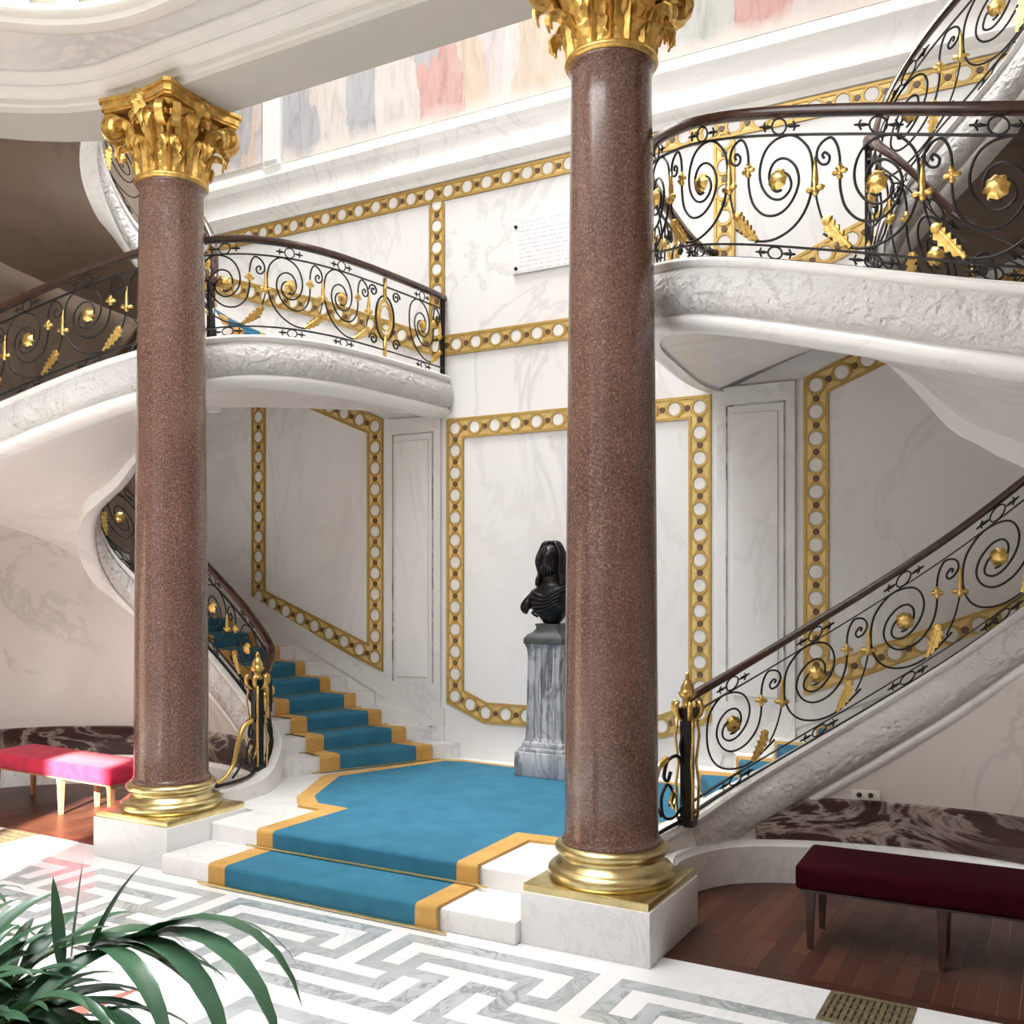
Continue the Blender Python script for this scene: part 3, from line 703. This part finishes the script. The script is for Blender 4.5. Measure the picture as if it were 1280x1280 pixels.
for a, b in zip(rp[:-1], rp[1:]):
    L = math.hypot(b[0]-a[0], b[1]-a[1]); k = max(1, int(L/.02))
    for j in range(k): dens.append((a[0]+(b[0]-a[0])*j/k, a[1]+(b[1]-a[1])*j/k, L/k, math.atan2(b[1]-a[1], b[0]-a[0])))
for x, y, l, an in dens:
    acc += l
    if acc > .26:
        acc = 0
        if y > 1.5 and x < 1.5:
            mk('rib', xf(join(box(-.035, .035, -.02, .05, 4.76, 5.5), box(-.05, .05, -.025, .07, 4.76, 4.80)), Matrix.Translation((x, y, 0)) @ Matrix.Rotation(an, 4, 'Z')), 'stucco_white', dr)

# ================================================================== BALUSTRADES
RH, LO, ZH = .63, .065, .475
RAWA = [(152, 196), (146, 186), (156, 176), (171, 190), (164, 213), (142, 216), (126, 196), (130, 164), (150, 138), (178, 126), (197, 150), (206, 190), (207, 240), (209, 300), (228, 360), (275, 397), (335, 392), (385, 347), (412, 280), (400, 225), (360, 197), (320, 207), (297, 245), (298, 285), (320, 312), (345, 308)]
RAWB = [(150, 452), (215, 482), (258, 492), (320, 480), (385, 440), (430, 385), (456, 320), (464, 250), (456, 180), (430, 140), (385, 116), (325, 130), (280, 170), (257, 235), (265, 295), (300, 335), (340, 340), (372, 315), (383, 285), (372, 255), (350, 245)]
RAWC = [(120, 225), (119, 280), (126, 340), (146, 405), (172, 450)]
def uv(p): return (-(p[0]-335)/390., (505-p[1])/390.)
ROSE = lathe([(.004, -.022), (.020, -.021), (.034, -.012), (.046, 0), (.034, .012), (.020, .021), (.004, .022)], 36, rfun=lambda r, a, z: r*(1+.075*math.cos(8*a+70*r)))
def acan2d():
    """lobed leaf outline along +x, length 1"""
    up = [(0, .02), (.12, .10), (.18, .05), (.28, .16), (.36, .09), (.48, .21), (.55, .12), (.68, .24), (.75, .14), (.86, .26), (.93, .20), (1.0, .30), (1.06, .16), (1.0, .02)]
    dn = [(.9, -.10), (.8, -.05), (.68, -.15), (.6, -.07), (.46, -.15), (.38, -.07), (.25, -.12), (.15, -.04)]
    return up+dn
def balustrade(label, path, first=.30, skip_end=.2, iron='iron', cart=None, offset=0):
    """path: dense list of (x, y, z) of the bottom rail going uphill"""
    P = [Vector(p) for p in path]; cum = [0]
    for a, b in zip(P[:-1], P[1:]): cum.append(cum[-1]+math.hypot(b.x-a.x, b.y-a.y))
    N = plan_normals(path); TOT = cum[-1]
    def at(s):
        s = max(0, min(TOT-1e-6, s)); lo, hi = 0, len(cum)-1
        while hi-lo > 1:
            mid = (lo+hi)//2
            if cum[mid] <= s: lo = mid
            else: hi = mid
        t = (s-cum[lo])/max(1e-9, cum[hi]-cum[lo]); return P[lo].lerp(P[hi], t), (N[lo].lerp(N[hi], t)).normalized()
    def mp(s, t, n=0):
        p, nn = at(s); q = s-max(0, min(TOT, s))
        return (p.x+nn.x*n+nn.y*q, p.y+nn.y*n-nn.x*q, p.z+t)
    b = thing('balustrade', label, 'railing', tuple(P[0]))
    hp = [(-.028, RH-.008), (-.030, RH+.010), (-.022, RH+.028), (0, RH+.036), (.022, RH+.028), (.030, RH+.010), (.028, RH-.008), (.012, RH-.016), (-.012, RH-.016)]
    soften(mk('handrail', sweep(path, hp), 'handrail_wood', b), 40)
    for nm, t, w, h in (('top_rail', LO+ZH, .008, .008), ('lower_rail', LO, .008, .008), ('bottom_rail', .004, .013, .010)):
        mk(nm, sweep(path, [(-w, t-h/2), (w, t-h/2), (w, t+h/2), (-w, t+h/2)]), iron, b)
    per = .905*ZH; n = max(1, round((TOT-first-skip_end)/per)); per2 = (TOT-first-skip_end)/n
    for k in range(n):
        s0 = first+per2*(k+.45)
        def curve(raw, m): return [mp(s0+u*ZH*per2/per, LO+w*ZH) for u, w in spline([uv(p) for p in raw], m)]
        if cart and k == n-2: b['cart'] = s0; continue
        mk('scroll', join(tube(curve(RAWA, 4), .0060, 5), tube(curve(RAWB, 4), .0060, 5)), iron, b, True)
        mk('stem', tube(curve(RAWC, 3), .0048, 5), iron, b, True)
        def fr(u, w):
            p = Vector(mp(s0+u*ZH*per2/per, LO+w*ZH)); q = Vector(mp(s0+u*ZH*per2/per+.03, LO+w*ZH)); tx = (q-p).normalized(); nn = Vector((0, 0, 1)).cross(tx).normalized(); up = tx.cross(nn)
            return Matrix(((tx.x, nn.x, up.x, p.x), (tx.y, nn.y, up.y, p.y), (tx.z, nn.z, up.z, p.z), (0, 0, 0, 1)))
        u, w = uv((330, 272)); R = Matrix.Rotation(PI/2, 4, 'X')
        soften(mk('rosette', xf(ROSE, fr(u, w) @ R), 'gold', b), 60)
        def up_(u, w):
            p = Vector(mp(s0+u*ZH*per2/per, LO+w*ZH)); q = Vector(mp(s0+u*ZH*per2/per+.03, LO+w*ZH)); tx = Vector((q.x-p.x, q.y-p.y, 0)).normalized(); nn = Vector((0, 0, 1)).cross(tx)
            return Matrix(((tx.x, nn.x, 0, p.x), (tx.y, nn.y, 0, p.y), (0, 0, 1, p.z), (0, 0, 0, 1)))
        # gold flower collars on the arms
        u, w = uv((207, 240)); F = up_(u, w)
        col = join(lathe([(.008, -.030), (.014, -.020), (.009, -.008), (.012, .004), (.020, .014), (.010, .022), (.009, .034)], 8), xf(lathe([(.004, -.034), (.012, -.026), (.008, 0), (.012, .026), (.004, .034)], 6), Matrix.Rotation(PI/2, 4, 'Y')))
        mk('collar', xf(col, F), 'gold', b, True)
        u, w = uv((120, 285)); F = up_(u, w)
        bud = join(lathe([(.004, -.052), (.013, -.040), (.020, -.022), (.011, -.010), (.014, .02), (.010, .06), (.004, .115)], 8), xf(lathe([(.004, -.042), (.015, -.030), (.008, 0), (.015, .030), (.004, .042)], 6), Matrix.Translation((0, 0, -.018)) @ Matrix.Rotation(PI/2, 4, 'Y')))
        mk('bud', xf(bud, F), 'gold', b, True)
        # acanthus leaf lying on the lower arm
        u, w = uv((245, 492)); F = fr(u, w) @ Matrix.Rotation(-math.radians(28), 4, 'Y')
        o2 = acan2d(); L = .165
        g = prism_xz([(x*L, z*L) for x, z in o2], -.006, .006)
        rib = tube([(0, 0, 0), (L*.5, 0, .012), (L*.9, 0, .022), (L*1.02, 0, .03)], lambda t: .012-.004*t, 6)
        curl = lathe([(.003, -.016), (.018, -.014), (.022, 0), (.018, .014), (.003, .016)], 10)
        mk('acanthus_leaf', xf(join(g, rib, xf(curl, Matrix.Translation((L*1.03, 0, .022)) @ R)), F), 'gold', b)
        # oval rings with darts in the top and bottom bands
        for tt, hh, ofs in ((LO+ZH+(RH-.016-LO-ZH)/2, (RH-.016-LO-ZH)*.46, 0), (LO*.5+.003, LO*.40, .02)):
            sc = s0+ofs
            ov = [mp(sc+.036*math.cos(a), tt+hh*math.sin(a)) for a in [2*PI*q/16 for q in range(17)]]
            parts = [tube(ov, .0045, 5, False)]
            for sg in (1, -1):
                parts.append(tube([mp(sc+sg*.040, tt), mp(sc+sg*.062, tt), mp(sc+sg*.100, tt)], lambda t: .004+.008*math.sin(PI*t)*(1-t), 6))
                parts.append(tube([mp(sc+sg*.070, tt-.020), mp(sc+sg*.082, tt), mp(sc+sg*.070, tt+.020)], .0045, 5))
            mk('oval_ornament', join(*parts), iron, b, True)
    return b, mp, TOT
def post(b, p, h, r=.016):
    mk('end_post', join(box(p[0]-r, p[0]+r, p[1]-r, p[1]+r, p[2]-.01, p[2]+h)), 'iron', b)
for MX, side, other in ((1, 'right', 'left'), (-1, 'left', 'right')):
    off = lambda pts, d: [(p[0]+n.x*d, p[1]+n.y*d, p[2]) for p, n in zip(pts, plan_normals(pts))]
    # lower flight, on the inner curb
    lo = off(inner(.0, 8.5), .02)
    b1, mp1, T1 = balustrade('black and gold scroll railing climbing the lower %s flight from its newel' % side, lo, .10, .05)
    # outer railing of the upper flight, ending on the back wall
    ou = off(outer(8, 19), -.02)
    tot = sum(math.hypot(b[0]-a[0], b[1]-a[1]) for a, b in zip(ou[:-1], ou[1:]))
    b2, mp2, T2 = balustrade('black and gold scroll railing along the outer edge of the %s upper flight' % side, ou, .05, .12, cart=True)
    e = ou[-1]; post(b2, (e[0], e[1]-.02, e[2]-.02), RH+.02, .014)
    # gilt cartouche panel set into this railing near the wall
    sc = b2['cart']; del b2['cart']
    cp = mk('cartouche', join(*[tube([mp2(sc+.075*math.cos(a)*k, LO+ZH*.5+.13*math.sin(a)*k) for a in [2*PI*q/20 for q in range(21)]], r, 6, False) for k, r in ((1, .011), (.72, .007))],
                             tube([mp2(sc, LO+ZH*.5+.13), mp2(sc, RH-.03)], lambda t: .020-.010*abs(t-.5), 8), tube([mp2(sc, 0), mp2(sc, LO+ZH*.5-.13)], lambda t: .020-.010*abs(t-.5), 8)), 'gold', b2, True)
    mk('monogram_oval', tube([mp2(sc+.10*math.cos(a), LO+ZH*.5+.165*math.sin(a)) for a in [2*PI*q/22 for q in range(23)]], .008, 5, False), 'iron', cp, True)
    for sg in (1, -1):
        for tt in (LO+.06, LO+ZH-.06):
            sp = [mp2(sc+sg*(.125+.045*(1-.8*t)*math.cos(9*t)), tt+.045*(1-.8*t)*math.sin(9*t)) for t in [q/22 for q in range(23)]]
            mk('small_scroll', tube(sp, .007, 5), 'iron', b2, True)
    # inner railing of the upper flights, turning sharply at a post
    iu = off(inner(9, 30), .02)
    b3, mp3, T3 = balustrade('black and gold scroll railing around the inner well of the %s staircase, high up' % side, iu, .05, .05)
    k = min(range(len(iu)), key=lambda i: iu[i][0]); post(b3, (iu[k][0]-.005, iu[k][1], iu[k][2]), RH, .015)
    # newel with its console bracket on the curb
    nx, ny, nz = 1.535, 5.075, .355
    nw = thing('newel_post', 'black iron newel post with gold finial at the foot of the %s flight' % side, 'newel', (nx, ny, nz))
    mk('post', join(box(nx-.030, nx+.030, ny-.030, ny+.030, nz-.02, nz+.60), box(nx-.042, nx+.042, ny-.042, ny+.042, nz-.02, nz+.03), box(nx-.044, nx+.044, ny-.044, ny+.044, nz+.575, nz+.61)), 'iron', nw)
    for sx_ in (-1, 1):
        for sy_ in (-1, 1): mk('gilt_fillet', tube([(nx+.042*sx_, ny+.042*sy_, nz+.02), (nx+.048*sx_, ny+.048*sy_, nz+.2), (nx+.036*sx_, ny+.036*sy_, nz+.32), (nx+.050*sx_, ny+.050*sy_, nz+.46), (nx+.040*sx_, ny+.040*sy_, nz+.57)], .008, 6), 'gold', nw, True)
    fin = lathe([(.010, nz+.60), (.034, nz+.61), (.020, nz+.63), (.014, nz+.645), (.040, nz+.668), (.050, nz+.69), (.034, nz+.70), (.036, nz+.715), (.020, nz+.75), (.010, nz+.765), (.014, nz+.775), (.004, nz+.80)], 14, (nx, ny))
    mk('finial', fin, 'gold', nw, True)
    for a in range(6):
        an = a*PI/3; d = Vector((math.cos(an), math.sin(an)))
        mk('gilt_leaf', tube(spline([(nx+d.x*.03, ny+d.y*.03, nz+.54), (nx+d.x*.07, ny+d.y*.07, nz+.58), (nx+d.x*.075, ny+d.y*.075, nz+.63), (nx+d.x*.055, ny+d.y*.055, nz+.645)], 4), lambda t: .006+.010*math.sin(PI*t), 6), 'gold', nw, True)
    # console: S-scroll bracket descending along the curb towards the column
    def cpnt(u, w):                                  # u: 0 at newel, 1 at column; w height
        q = spline([(nx, ny, nz), (1.47, 4.95, .32), (1.445, 4.78, .305), (1.44, 4.60, .305)], 8); i = u*(len(q)-1); j = min(int(i), len(q)-2); t = i-j
        return (q[j][0]*(1-t)+q[j+1][0]*t, q[j][1]*(1-t)+q[j+1][1]*t, q[j][2]*(1-t)+q[j+1][2]*t+w)
    def cc(l, m=5): return [cpnt(min(1, max(0, u)), w) for u, w in spline(l, m)]
    br = mk('console_bracket', join(tube(cc([(.0, .02), (.3, .02), (.7, .02), (1, .02)]), .012, 6), tube(cc([(.10, .33), (.20, .38), (.34, .37), (.40, .30), (.33, .27), (.28, .31)]), .010, 6)), 'iron', nw, True)
    mk('gilt_edge', tube(cc([(.34, .385), (.52, .36), (.62, .26), (.70, .14), (.84, .06), (.97, .04)]), lambda t: .020-.008*t, 7), 'gold', br, True)
    mk('inner_scroll', join(tube(cc([(.10, .10), (.25, .06), (.42, .10), (.45, .20), (.33, .25), (.24, .18), (.30, .13)]), .009, 6), tube(cc([(.05, .50), (.14, .42), (.07, .30), (.12, .18), (.05, .06)]), .009, 6), tube(cc([(.46, .10), (.55, .16), (.60, .10), (.72, .05)]), .008, 6)), 'iron', br, True)
    mk('lozenge', xf(join(ring_geo(.035, .05, .012, 4)), Matrix.Translation(cpnt(.26, .16)) @ Matrix.Rotation(PI/2, 4, 'Z')), 'gold', br)
MX = 1

# ================================================================== BUST ON PEDESTAL
bx, by = 0.0, 6.50
pd = thing('pedestal', 'grey veined fluted marble pedestal against the back wall of the landing', 'pedestal', (bx, by, .21))
def fl(r, a, z): return r
def sq(h, z): return [(bx-h, by-h, z), (bx+h, by-h, z), (bx+h, by+h, z), (bx-h, by+h, z)]
soften(mk('base', join(bbox(bx-.205, bx+.205, by-.205, by+.205, .225, .40, .006), bbox(bx-.185, bx+.185, by-.185, by+.185, .39, .43, .012), bbox(bx-.165, bx+.165, by-.165, by+.165, .42, .47, .015)), 'grey_marble', pd), 30)
prof = []
h0 = .140
def flute_ring(h, z, n=5):
    pts = []
    for k in range(4):
        a = k*PI/2; c, s = math.cos(a), math.sin(a)
        for i in range(n):
            for j, dp in ((.12, 0), (.25, .012), (.5, .017), (.75, .012), (.88, 0)):
                x = -h+2*h*(i+j)/n; y = -h+dp
                pts.append((bx+c*x-s*y, by+s*x+c*y, z))
    return pts
zsec = [(.46, .158), (.50, .146), (.56, .142), (1.08, .132), (1.14, .136), (1.18, .150)]
v = []; nfl = len(flute_ring(.1, 0))
for z, h in zsec: v += flute_ring(h, z)
f = [(i*nfl+k, i*nfl+(k+1) % nfl, (i+1)*nfl+(k+1) % nfl, (i+1)*nfl+k) for i in range(len(zsec)-1) for k in range(nfl)]+[tuple(range(nfl)), tuple(range((len(zsec)-1)*nfl, len(zsec)*nfl))]
mk('shaft', (v, f), 'grey_marble', pd)
bu = thing('bust', 'black bronze bust of a bearded person in draped robe on the grey pedestal', 'sculpture', (bx, by, 1.18))
soc = join(bbox(bx-.155, bx+.155, by-.155, by+.155, 1.178, 1.225, .006))
v = []
for z, h in ((1.225, .148), (1.245, .135), (1.262, .108), (1.285, .088), (1.30, .084), (1.318, .092), (1.325, .090)):
    v += sq(h, z)
f = [(i*4+k, i*4+(k+1) % 4, (i+1)*4+(k+1) % 4, (i+1)*4+k) for i in range(6) for k in range(4)]+[(0, 1, 2, 3), (24, 25, 26, 27)]
soften(mk('socle', join(soc, (v, f)), 'bronze_grey', bu), 40)
def superring(cx, cy, z, rx, ry, n=36, dents=None):
    out = []
    for k in range(n):
        a = 2*PI*k/n; r = 1+(dents(a) if dents else 0); out.append((cx+rx*r*math.cos(a), cy+ry*r*math.sin(a), z))
    return out
# torso, neck and head: one continuous skin of rings
rings = []
NB = 40
tors = [(1.322, .055, .05, 0), (1.345, .075, .062, 0), (1.375, .105, .078, 0), (1.41, .140, .092, 0), (1.45, .178, .105, 0), (1.49, .192, .110, 0), (1.525, .188, .105, 0), (1.56, .165, .092, 0), (1.59, .130, .078, 0), (1.615, .090, .064, 0), (1.635, .090, .066, .004), (1.66, .084, .068, .004), (1.68, .080, .070, .002)]
head = [(1.695, .076, .072, -.004), (1.71, .078, .080, -.012), (1.73, .080, .088, -.016), (1.75, .082, .092, -.016), (1.775, .083, .096, -.014), (1.80, .084, .100, -.012), (1.825, .084, .101, -.010), (1.85, .081, .098, -.006), (1.875, .071, .088, -.003), (1.892, .056, .070, 0), (1.903, .034, .044, 0), (1.908, .010, .014, 0)]
v = []
for z, rx, ry, dy in tors+head:
    hd = z > 1.69
    for k in range(NB):
        a = 2*PI*k/NB; x = rx*math.cos(a); y = ry*math.sin(a)
        fx = math.exp(-(x/.016)**2) if math.sin(a) < 0 else 0
        fw_ = max(0, -math.sin(a))
        if hd:
            if 1.755 < z < 1.805: y -= .020*fx*(1-abs(z-1.772)/.035)           # nose
            e = math.exp(-((abs(x)-.030)/.014)**2)*fw_
            if 1.79 < z < 1.815: y += .012*e                                    # eye sockets
            if 1.815 < z < 1.835: y -= .006*fw_                                 # brow
            if z < 1.75: y -= .010*fw_*abs(math.sin(9*a))+.004                  # beard locks
            if 1.742 < z < 1.752: y += .006*fx                                  # mouth
            if z > 1.83 or math.sin(a) > .1: rr = 1+.045*math.sin(7*a+z*90); x *= rr; y *= rr   # curls
        elif z > 1.36 and z < 1.62:
            rr = 1+.05*math.sin(3.2*a+z*55)*(.5+.5*fw_); x *= rr; y *= rr        # drapery folds
        v.append((bx+x, by-.0+y+dy, z))
R_ = len(tors)+len(head)
f = [(i*NB+k, i*NB+(k+1) % NB, (i+1)*NB+(k+1) % NB, (i+1)*NB+k) for i in range(R_-1) for k in range(NB)]+[tuple(range(NB)), tuple(range((R_-1)*NB, R_*NB))]
mk('figure', (v, f), 'bronze', bu, True)
dr_ = []
for j in range(5):
    z0 = 1.585-j*.036
    dr_.append(tube(spline([(bx-.150+.012*j, by-.03, z0-.02-j*.012), (bx-.10, by-.095-.004*j, z0-.035), (bx+.0, by-.112, z0-.06+.012*j), (bx+.10, by-.10, z0-.01+.01*j), (bx+.165-.010*j, by-.02, z0+.03)], 5), lambda t: .007+.007*math.sin(PI*t), 6))
dr_.append(tube(spline([(bx-.15, by+.02, 1.54), (bx-.19, by-.02, 1.47), (bx-.205, by-.02, 1.435), (bx-.185, by-.01, 1.42)], 4), lambda t: .032+.012*math.sin(PI*t), 8))
mk('drapery', join(*dr_), 'bronze', bu, True)
mk('beard', join(*[tube(spline([(bx+dx, by-.100, 1.738), (bx+dx*1.25, by-.112, 1.70), (bx+dx*1.1, by-.095, 1.665+abs(dx)*.4)], 4), lambda t: .014*(1-.7*t), 6) for dx in (-.035, -.018, 0, .018, .035)]), 'bronze', bu, True)
mk('hair', join(*[tube(spline([(bx+.012*math.cos(a), by+.016*math.sin(a), 1.918), (bx+.058*math.cos(a), by+.070*math.sin(a), 1.900), (bx+.090*math.cos(a), by+.106*math.sin(a), 1.845), (bx+.098*math.cos(a+.10), by+.112*math.sin(a+.10), 1.775), (bx+.094*math.cos(a-.06), by+.100*math.sin(a-.06), 1.70), (bx+.100*math.cos(a+.05), by+.086*math.sin(a+.05), 1.655), (bx+.112*math.cos(a-.05), by+.086*math.sin(a-.05), 1.60)], 4), lambda t: .017+.006*math.sin(t*16), 7) for a in [-.42+k*(PI+.84)/13 for k in range(14)]]), 'bronze', bu, True)
mk('ear', join(*[xf(lathe([(.003, -.008), (.014, -.006), (.017, 0), (.012, .007), (.003, .008)], 10), Matrix.Translation((bx+.077*s, by-.005, 1.782)) @ Matrix.Scale(1.5, 4, (0, 0, 1)) @ Matrix.Rotation(PI/2, 4, 'Y')) for s in (1, -1)]), 'bronze', bu, True)

# ================================================================== PARQUET, GRATES, BENCHES, OUTLETS
for MX in (1, -1):
    x = 1.55; j = 0
    mk('border_plank', box(1.55, 4.25, 4.10, 4.155, -.02, .0035), 'parquet', floor)
    while x < 4.2:
        w = .076
        y = 4.158; first = True
        while y < 5.55:
            L = random.uniform(.45, .8) if not first else random.uniform(.25, .7); first = False
            y1 = min(5.6, y+L)
            mk('plank', box(x+.001, x+w-.001, y+.001, y1-.001, -.02, .003+random.uniform(0, .0008)), 'parquet', floor)
            y = y1
        x += w
    # brass floor grates in the white margin
    gt = thing('floor_grate', 'pierced brass floor grate at the edge of the %s parquet' % ('right' if MX > 0 else 'left'), 'grate', (2.64, 3.93, 0))
    mk('frame', join(box(2.48, 2.80, 3.80, 3.83, -.002, .006), box(2.48, 2.80, 4.065, 4.09, -.002, .006), box(2.48, 2.50, 3.83, 4.065, -.002, .006), box(2.78, 2.80, 3.83, 4.065, -.002, .006)), 'grate_brass', gt)
    mk('recess', box(2.50, 2.78, 3.83, 4.065, -.001, .001), 'outlet_dark', gt)
    for k in range(11): mk('bar', xf(box(-.008, .008, -.116, .116, .0005, .005), Matrix.Translation((2.515+k*.025, 3.9475, 0)) @ Matrix.Rotation(.0, 4, 'Z')), 'grate_brass', gt)
    for k in range(3): mk('cross_bar', box(2.50, 2.78, 3.882+k*.058, 3.892+k*.058, .0005, .0055), 'grate_brass', gt)
MX = 1
def bench(label, seatm, legm, rot, cx, cy):
    b = thing('bench', label, 'bench', (0, 0, 0))
    b.location = (cx, cy, 0)
    Mx = Matrix.Translation((cx, cy, 0)) @ Matrix.Rotation(rot, 4, 'Z')
    L, D = 1.42, .40
    g = bbox(-L/2, L/2, -D/2, D/2, .272, .384, .022, 4)
    g = ([(x, y, z+(.014*(1-(2*x/L)**4)*(1-(2*y/D)**4) if z > .37 else 0)) for x, y, z in g[0]], g[1])
    soften(mk('seat', xf(g, Mx), seatm, b, mirror=False), 50)
    mk('seat_frame', xf(box(-L/2+.02, L/2-.02, -D/2+.02, D/2-.02, .262, .278), Mx), legm, b, mirror=False)
    for x in (-L/2+.06, -L/2+.60, L/2-.06):
        for y in (-D/2+.05, D/2-.06):
            v = []
            for z, h in ((0, .012), (.20, .018), (.268, .022)): v += [(x-h, y-h, z), (x+h, y-h, z), (x+h, y+h, z), (x-h, y+h, z)]
            f = [(i*4+k, i*4+(k+1) % 4, i*4+4+(k+1) % 4, i*4+4+k) for i in range(2) for k in range(4)]+[(0, 1, 2, 3), (8, 9, 10, 11)]
            mk('leg', xf((v, f), Mx), legm, b, mirror=False)
    return b
bench('dark crimson velvet bench with slim dark legs on the right parquet', 'velvet_crimson', 'leg_wood_dark', .03, 2.95, 4.68)
bench('pink red velvet bench with pale wooden legs in the left alcove', 'velvet_red', 'leg_wood', -.03+PI, -2.95, 4.66)
# outlets on the right alcove wall
ol = thing('wall_outlet', 'pair of round dark sockets on the alcove wall above the dark marble band', 'outlet', (2.33, 5.5, .49))
base = Matrix.Translation((2.36, 5.535, .500)) @ Matrix.Rotation(.28, 4, 'Z')
soften(mk('plate', xf(bbox(-.065, .075, -.012, .006, -.026, .026, .004), base), 'plate_white', ol))
for x in (-.028, .030):
    mk('socket', xf(lathe([(.004, -.004), (.013, -.004), (.015, .002), (.015, .010)], 14), base @ Matrix.Translation((x, -.012, 0)) @ Matrix.Rotation(-PI/2, 4, 'X')), 'outlet_dark', ol)

# ================================================================== POTTED PALM
pc = Vector((.62, 1.62, 0))
pm = thing('potted_palm', 'green feathery palm in the near left corner, leaves arching over the paving', 'plant', tuple(pc))
mk('pot', lathe([(.10, 0), (.125, .01), (.15, .16), (.16, .22), (.165, .235), (.15, .24), (.145, .215), (.01, .21)], 32, (pc.x, pc.y)), 'pot_glaze', pm, True)
mk('soil', lathe([(.144, .205), (.10, .214), (.01, .218)], 24, (pc.x, pc.y)), 'soil', pm, True)
def blade(p0, d, L, w, droop, up=Vector((0, 0, 1)), n=9, twist=0):
    d = d.normalized(); side = d.cross(up).normalized(); v = []; f = []
    nrm = side.cross(d)
    side = (side*math.cos(twist)+nrm*math.sin(twist)).normalized()
    p = p0.copy(); cur = d.copy(); st = L/(n-1)
    for i in range(n):
        t = i/(n-1); hw = w/2*(math.sin(PI*min(1, .12+t*.88))**.6 if t < 1 else .02)*(1-.45*t)
        fold = side.cross(cur).normalized()*hw*.35
        v += [tuple(p-side*hw+fold), tuple(p), tuple(p+side*hw+fold)]
        cur = (cur+Vector((0, 0, -1))*droop*st*(.5+t*1.6)).normalized(); p = p+cur*st
    for i in range(n-1): f += [(i*3, i*3+1, i*3+4, i*3+3), (i*3+1, i*3+2, i*3+5, i*3+4)]
    return v, f
def frond(pts, n, L, w, droop, seed, tip=True):
    rnd = random.Random(seed); sp = spline(pts, 8); fr = mk('frond', tube(sp, lambda t: .010*(1-.75*t)+.002, 6), 'palm_stem', pm, True)
    for i in range(n):
        t = .34+.64*i/(n-1); j = int(t*(len(sp)-1)); p = Vector(sp[j]); tan = (Vector(sp[min(j+1, len(sp)-1)])-Vector(sp[max(j-1, 0)])).normalized()
        sd = tan.cross(Vector((0, 0, 1))).normalized()
        for s in (1, -1):
            d = tan*(.75+.5*t)+sd*s*(.95-.4*t)+Vector((0, 0, .28+rnd.uniform(-.12, .15)))
            mk('leaflet', blade(p, d, L*(1-.35*abs(t-.55))*rnd.uniform(.85, 1.1), w*rnd.uniform(.85, 1.15), droop*rnd.uniform(.7, 1.3), twist=rnd.uniform(-.4, .4)), 'palm_leaf', fr, True)
    return fr
c = pc+Vector((0, 0, .21))
def F(*o): return [tuple(c)]+[tuple(pc+Vector(q)) for q in o]
fa = frond(F((.0, .10, .40), (.06, .24, .54), (.16, .38, .57), (.30, .48, .50)), 6, .34, .058, 2.4, 1)
fb = frond(F((.10, .05, .38), (.24, .14, .50), (.38, .22, .46)), 6, .32, .055, 2.8, 2)
frond(F((-.15, .06, .44), (-.36, .20, .58), (-.56, .34, .58)), 8, .40, .050, 2.0, 3)
frond(F((-.10, -.10, .42), (-.26, -.24, .56), (-.4, -.4, .50)), 6, .34, .050, 2.4, 4)
frond(F((.08, -.10, .36), (.20, -.22, .42), (.30, -.34, .34)), 7, .30, .050, 2.6, 5)
frond(F((-.05, .05, .42), (-.12, .14, .56), (-.20, .22, .54)), 7, .34, .050, 2.6, 6)
frond(F((.04, .0, .34), (.10, .04, .42), (.20, .08, .40)), 7, .30, .055, 3.0, 7)
frond(F((.10, .02, .30), (.26, .10, .36), (.36, .16, .26)), 9, .30, .050, 3.0, 8)
frond(F((.02, .08, .34), (.14, .18, .42), (.26, .26, .36)), 9, .30, .050, 3.0, 9)
frond(F((-.02, -.02, .40), (.04, .06, .52), (.06, .16, .46)), 8, .28, .050, 3.2, 10)
# the large arching blades at the tip of the first frond, and the two upright young ones
for p, d, L, w, dr in (((.20, .36, .38), (.75, .22, .52), .72, .15, 3.0), ((.22, .37, .38), (.62, .38, .58), .70, .12, 3.0), ((.18, .34, .40), (.80, .05, .40), .66, .13, 3.1),
                       ((.16, .30, .40), (.70, -.12, .30), .58, .10, 2.8), ((.24, .40, .39), (.50, .60, .42), .60, .060, 2.6),
                       ((.12, .30, .36), (.04, .10, 1), .30, .050, .15), ((.10, .28, .36), (-.22, .05, 1), .25, .045, .3), ((.16, .32, .36), (.35, .20, 1), .34, .045, 1.6)):
    mk('leaflet', blade(pc+Vector(p)+Vector((0, 0, .16)), Vector(d), L, w, dr, twist=.25), 'palm_leaf', fa, True)
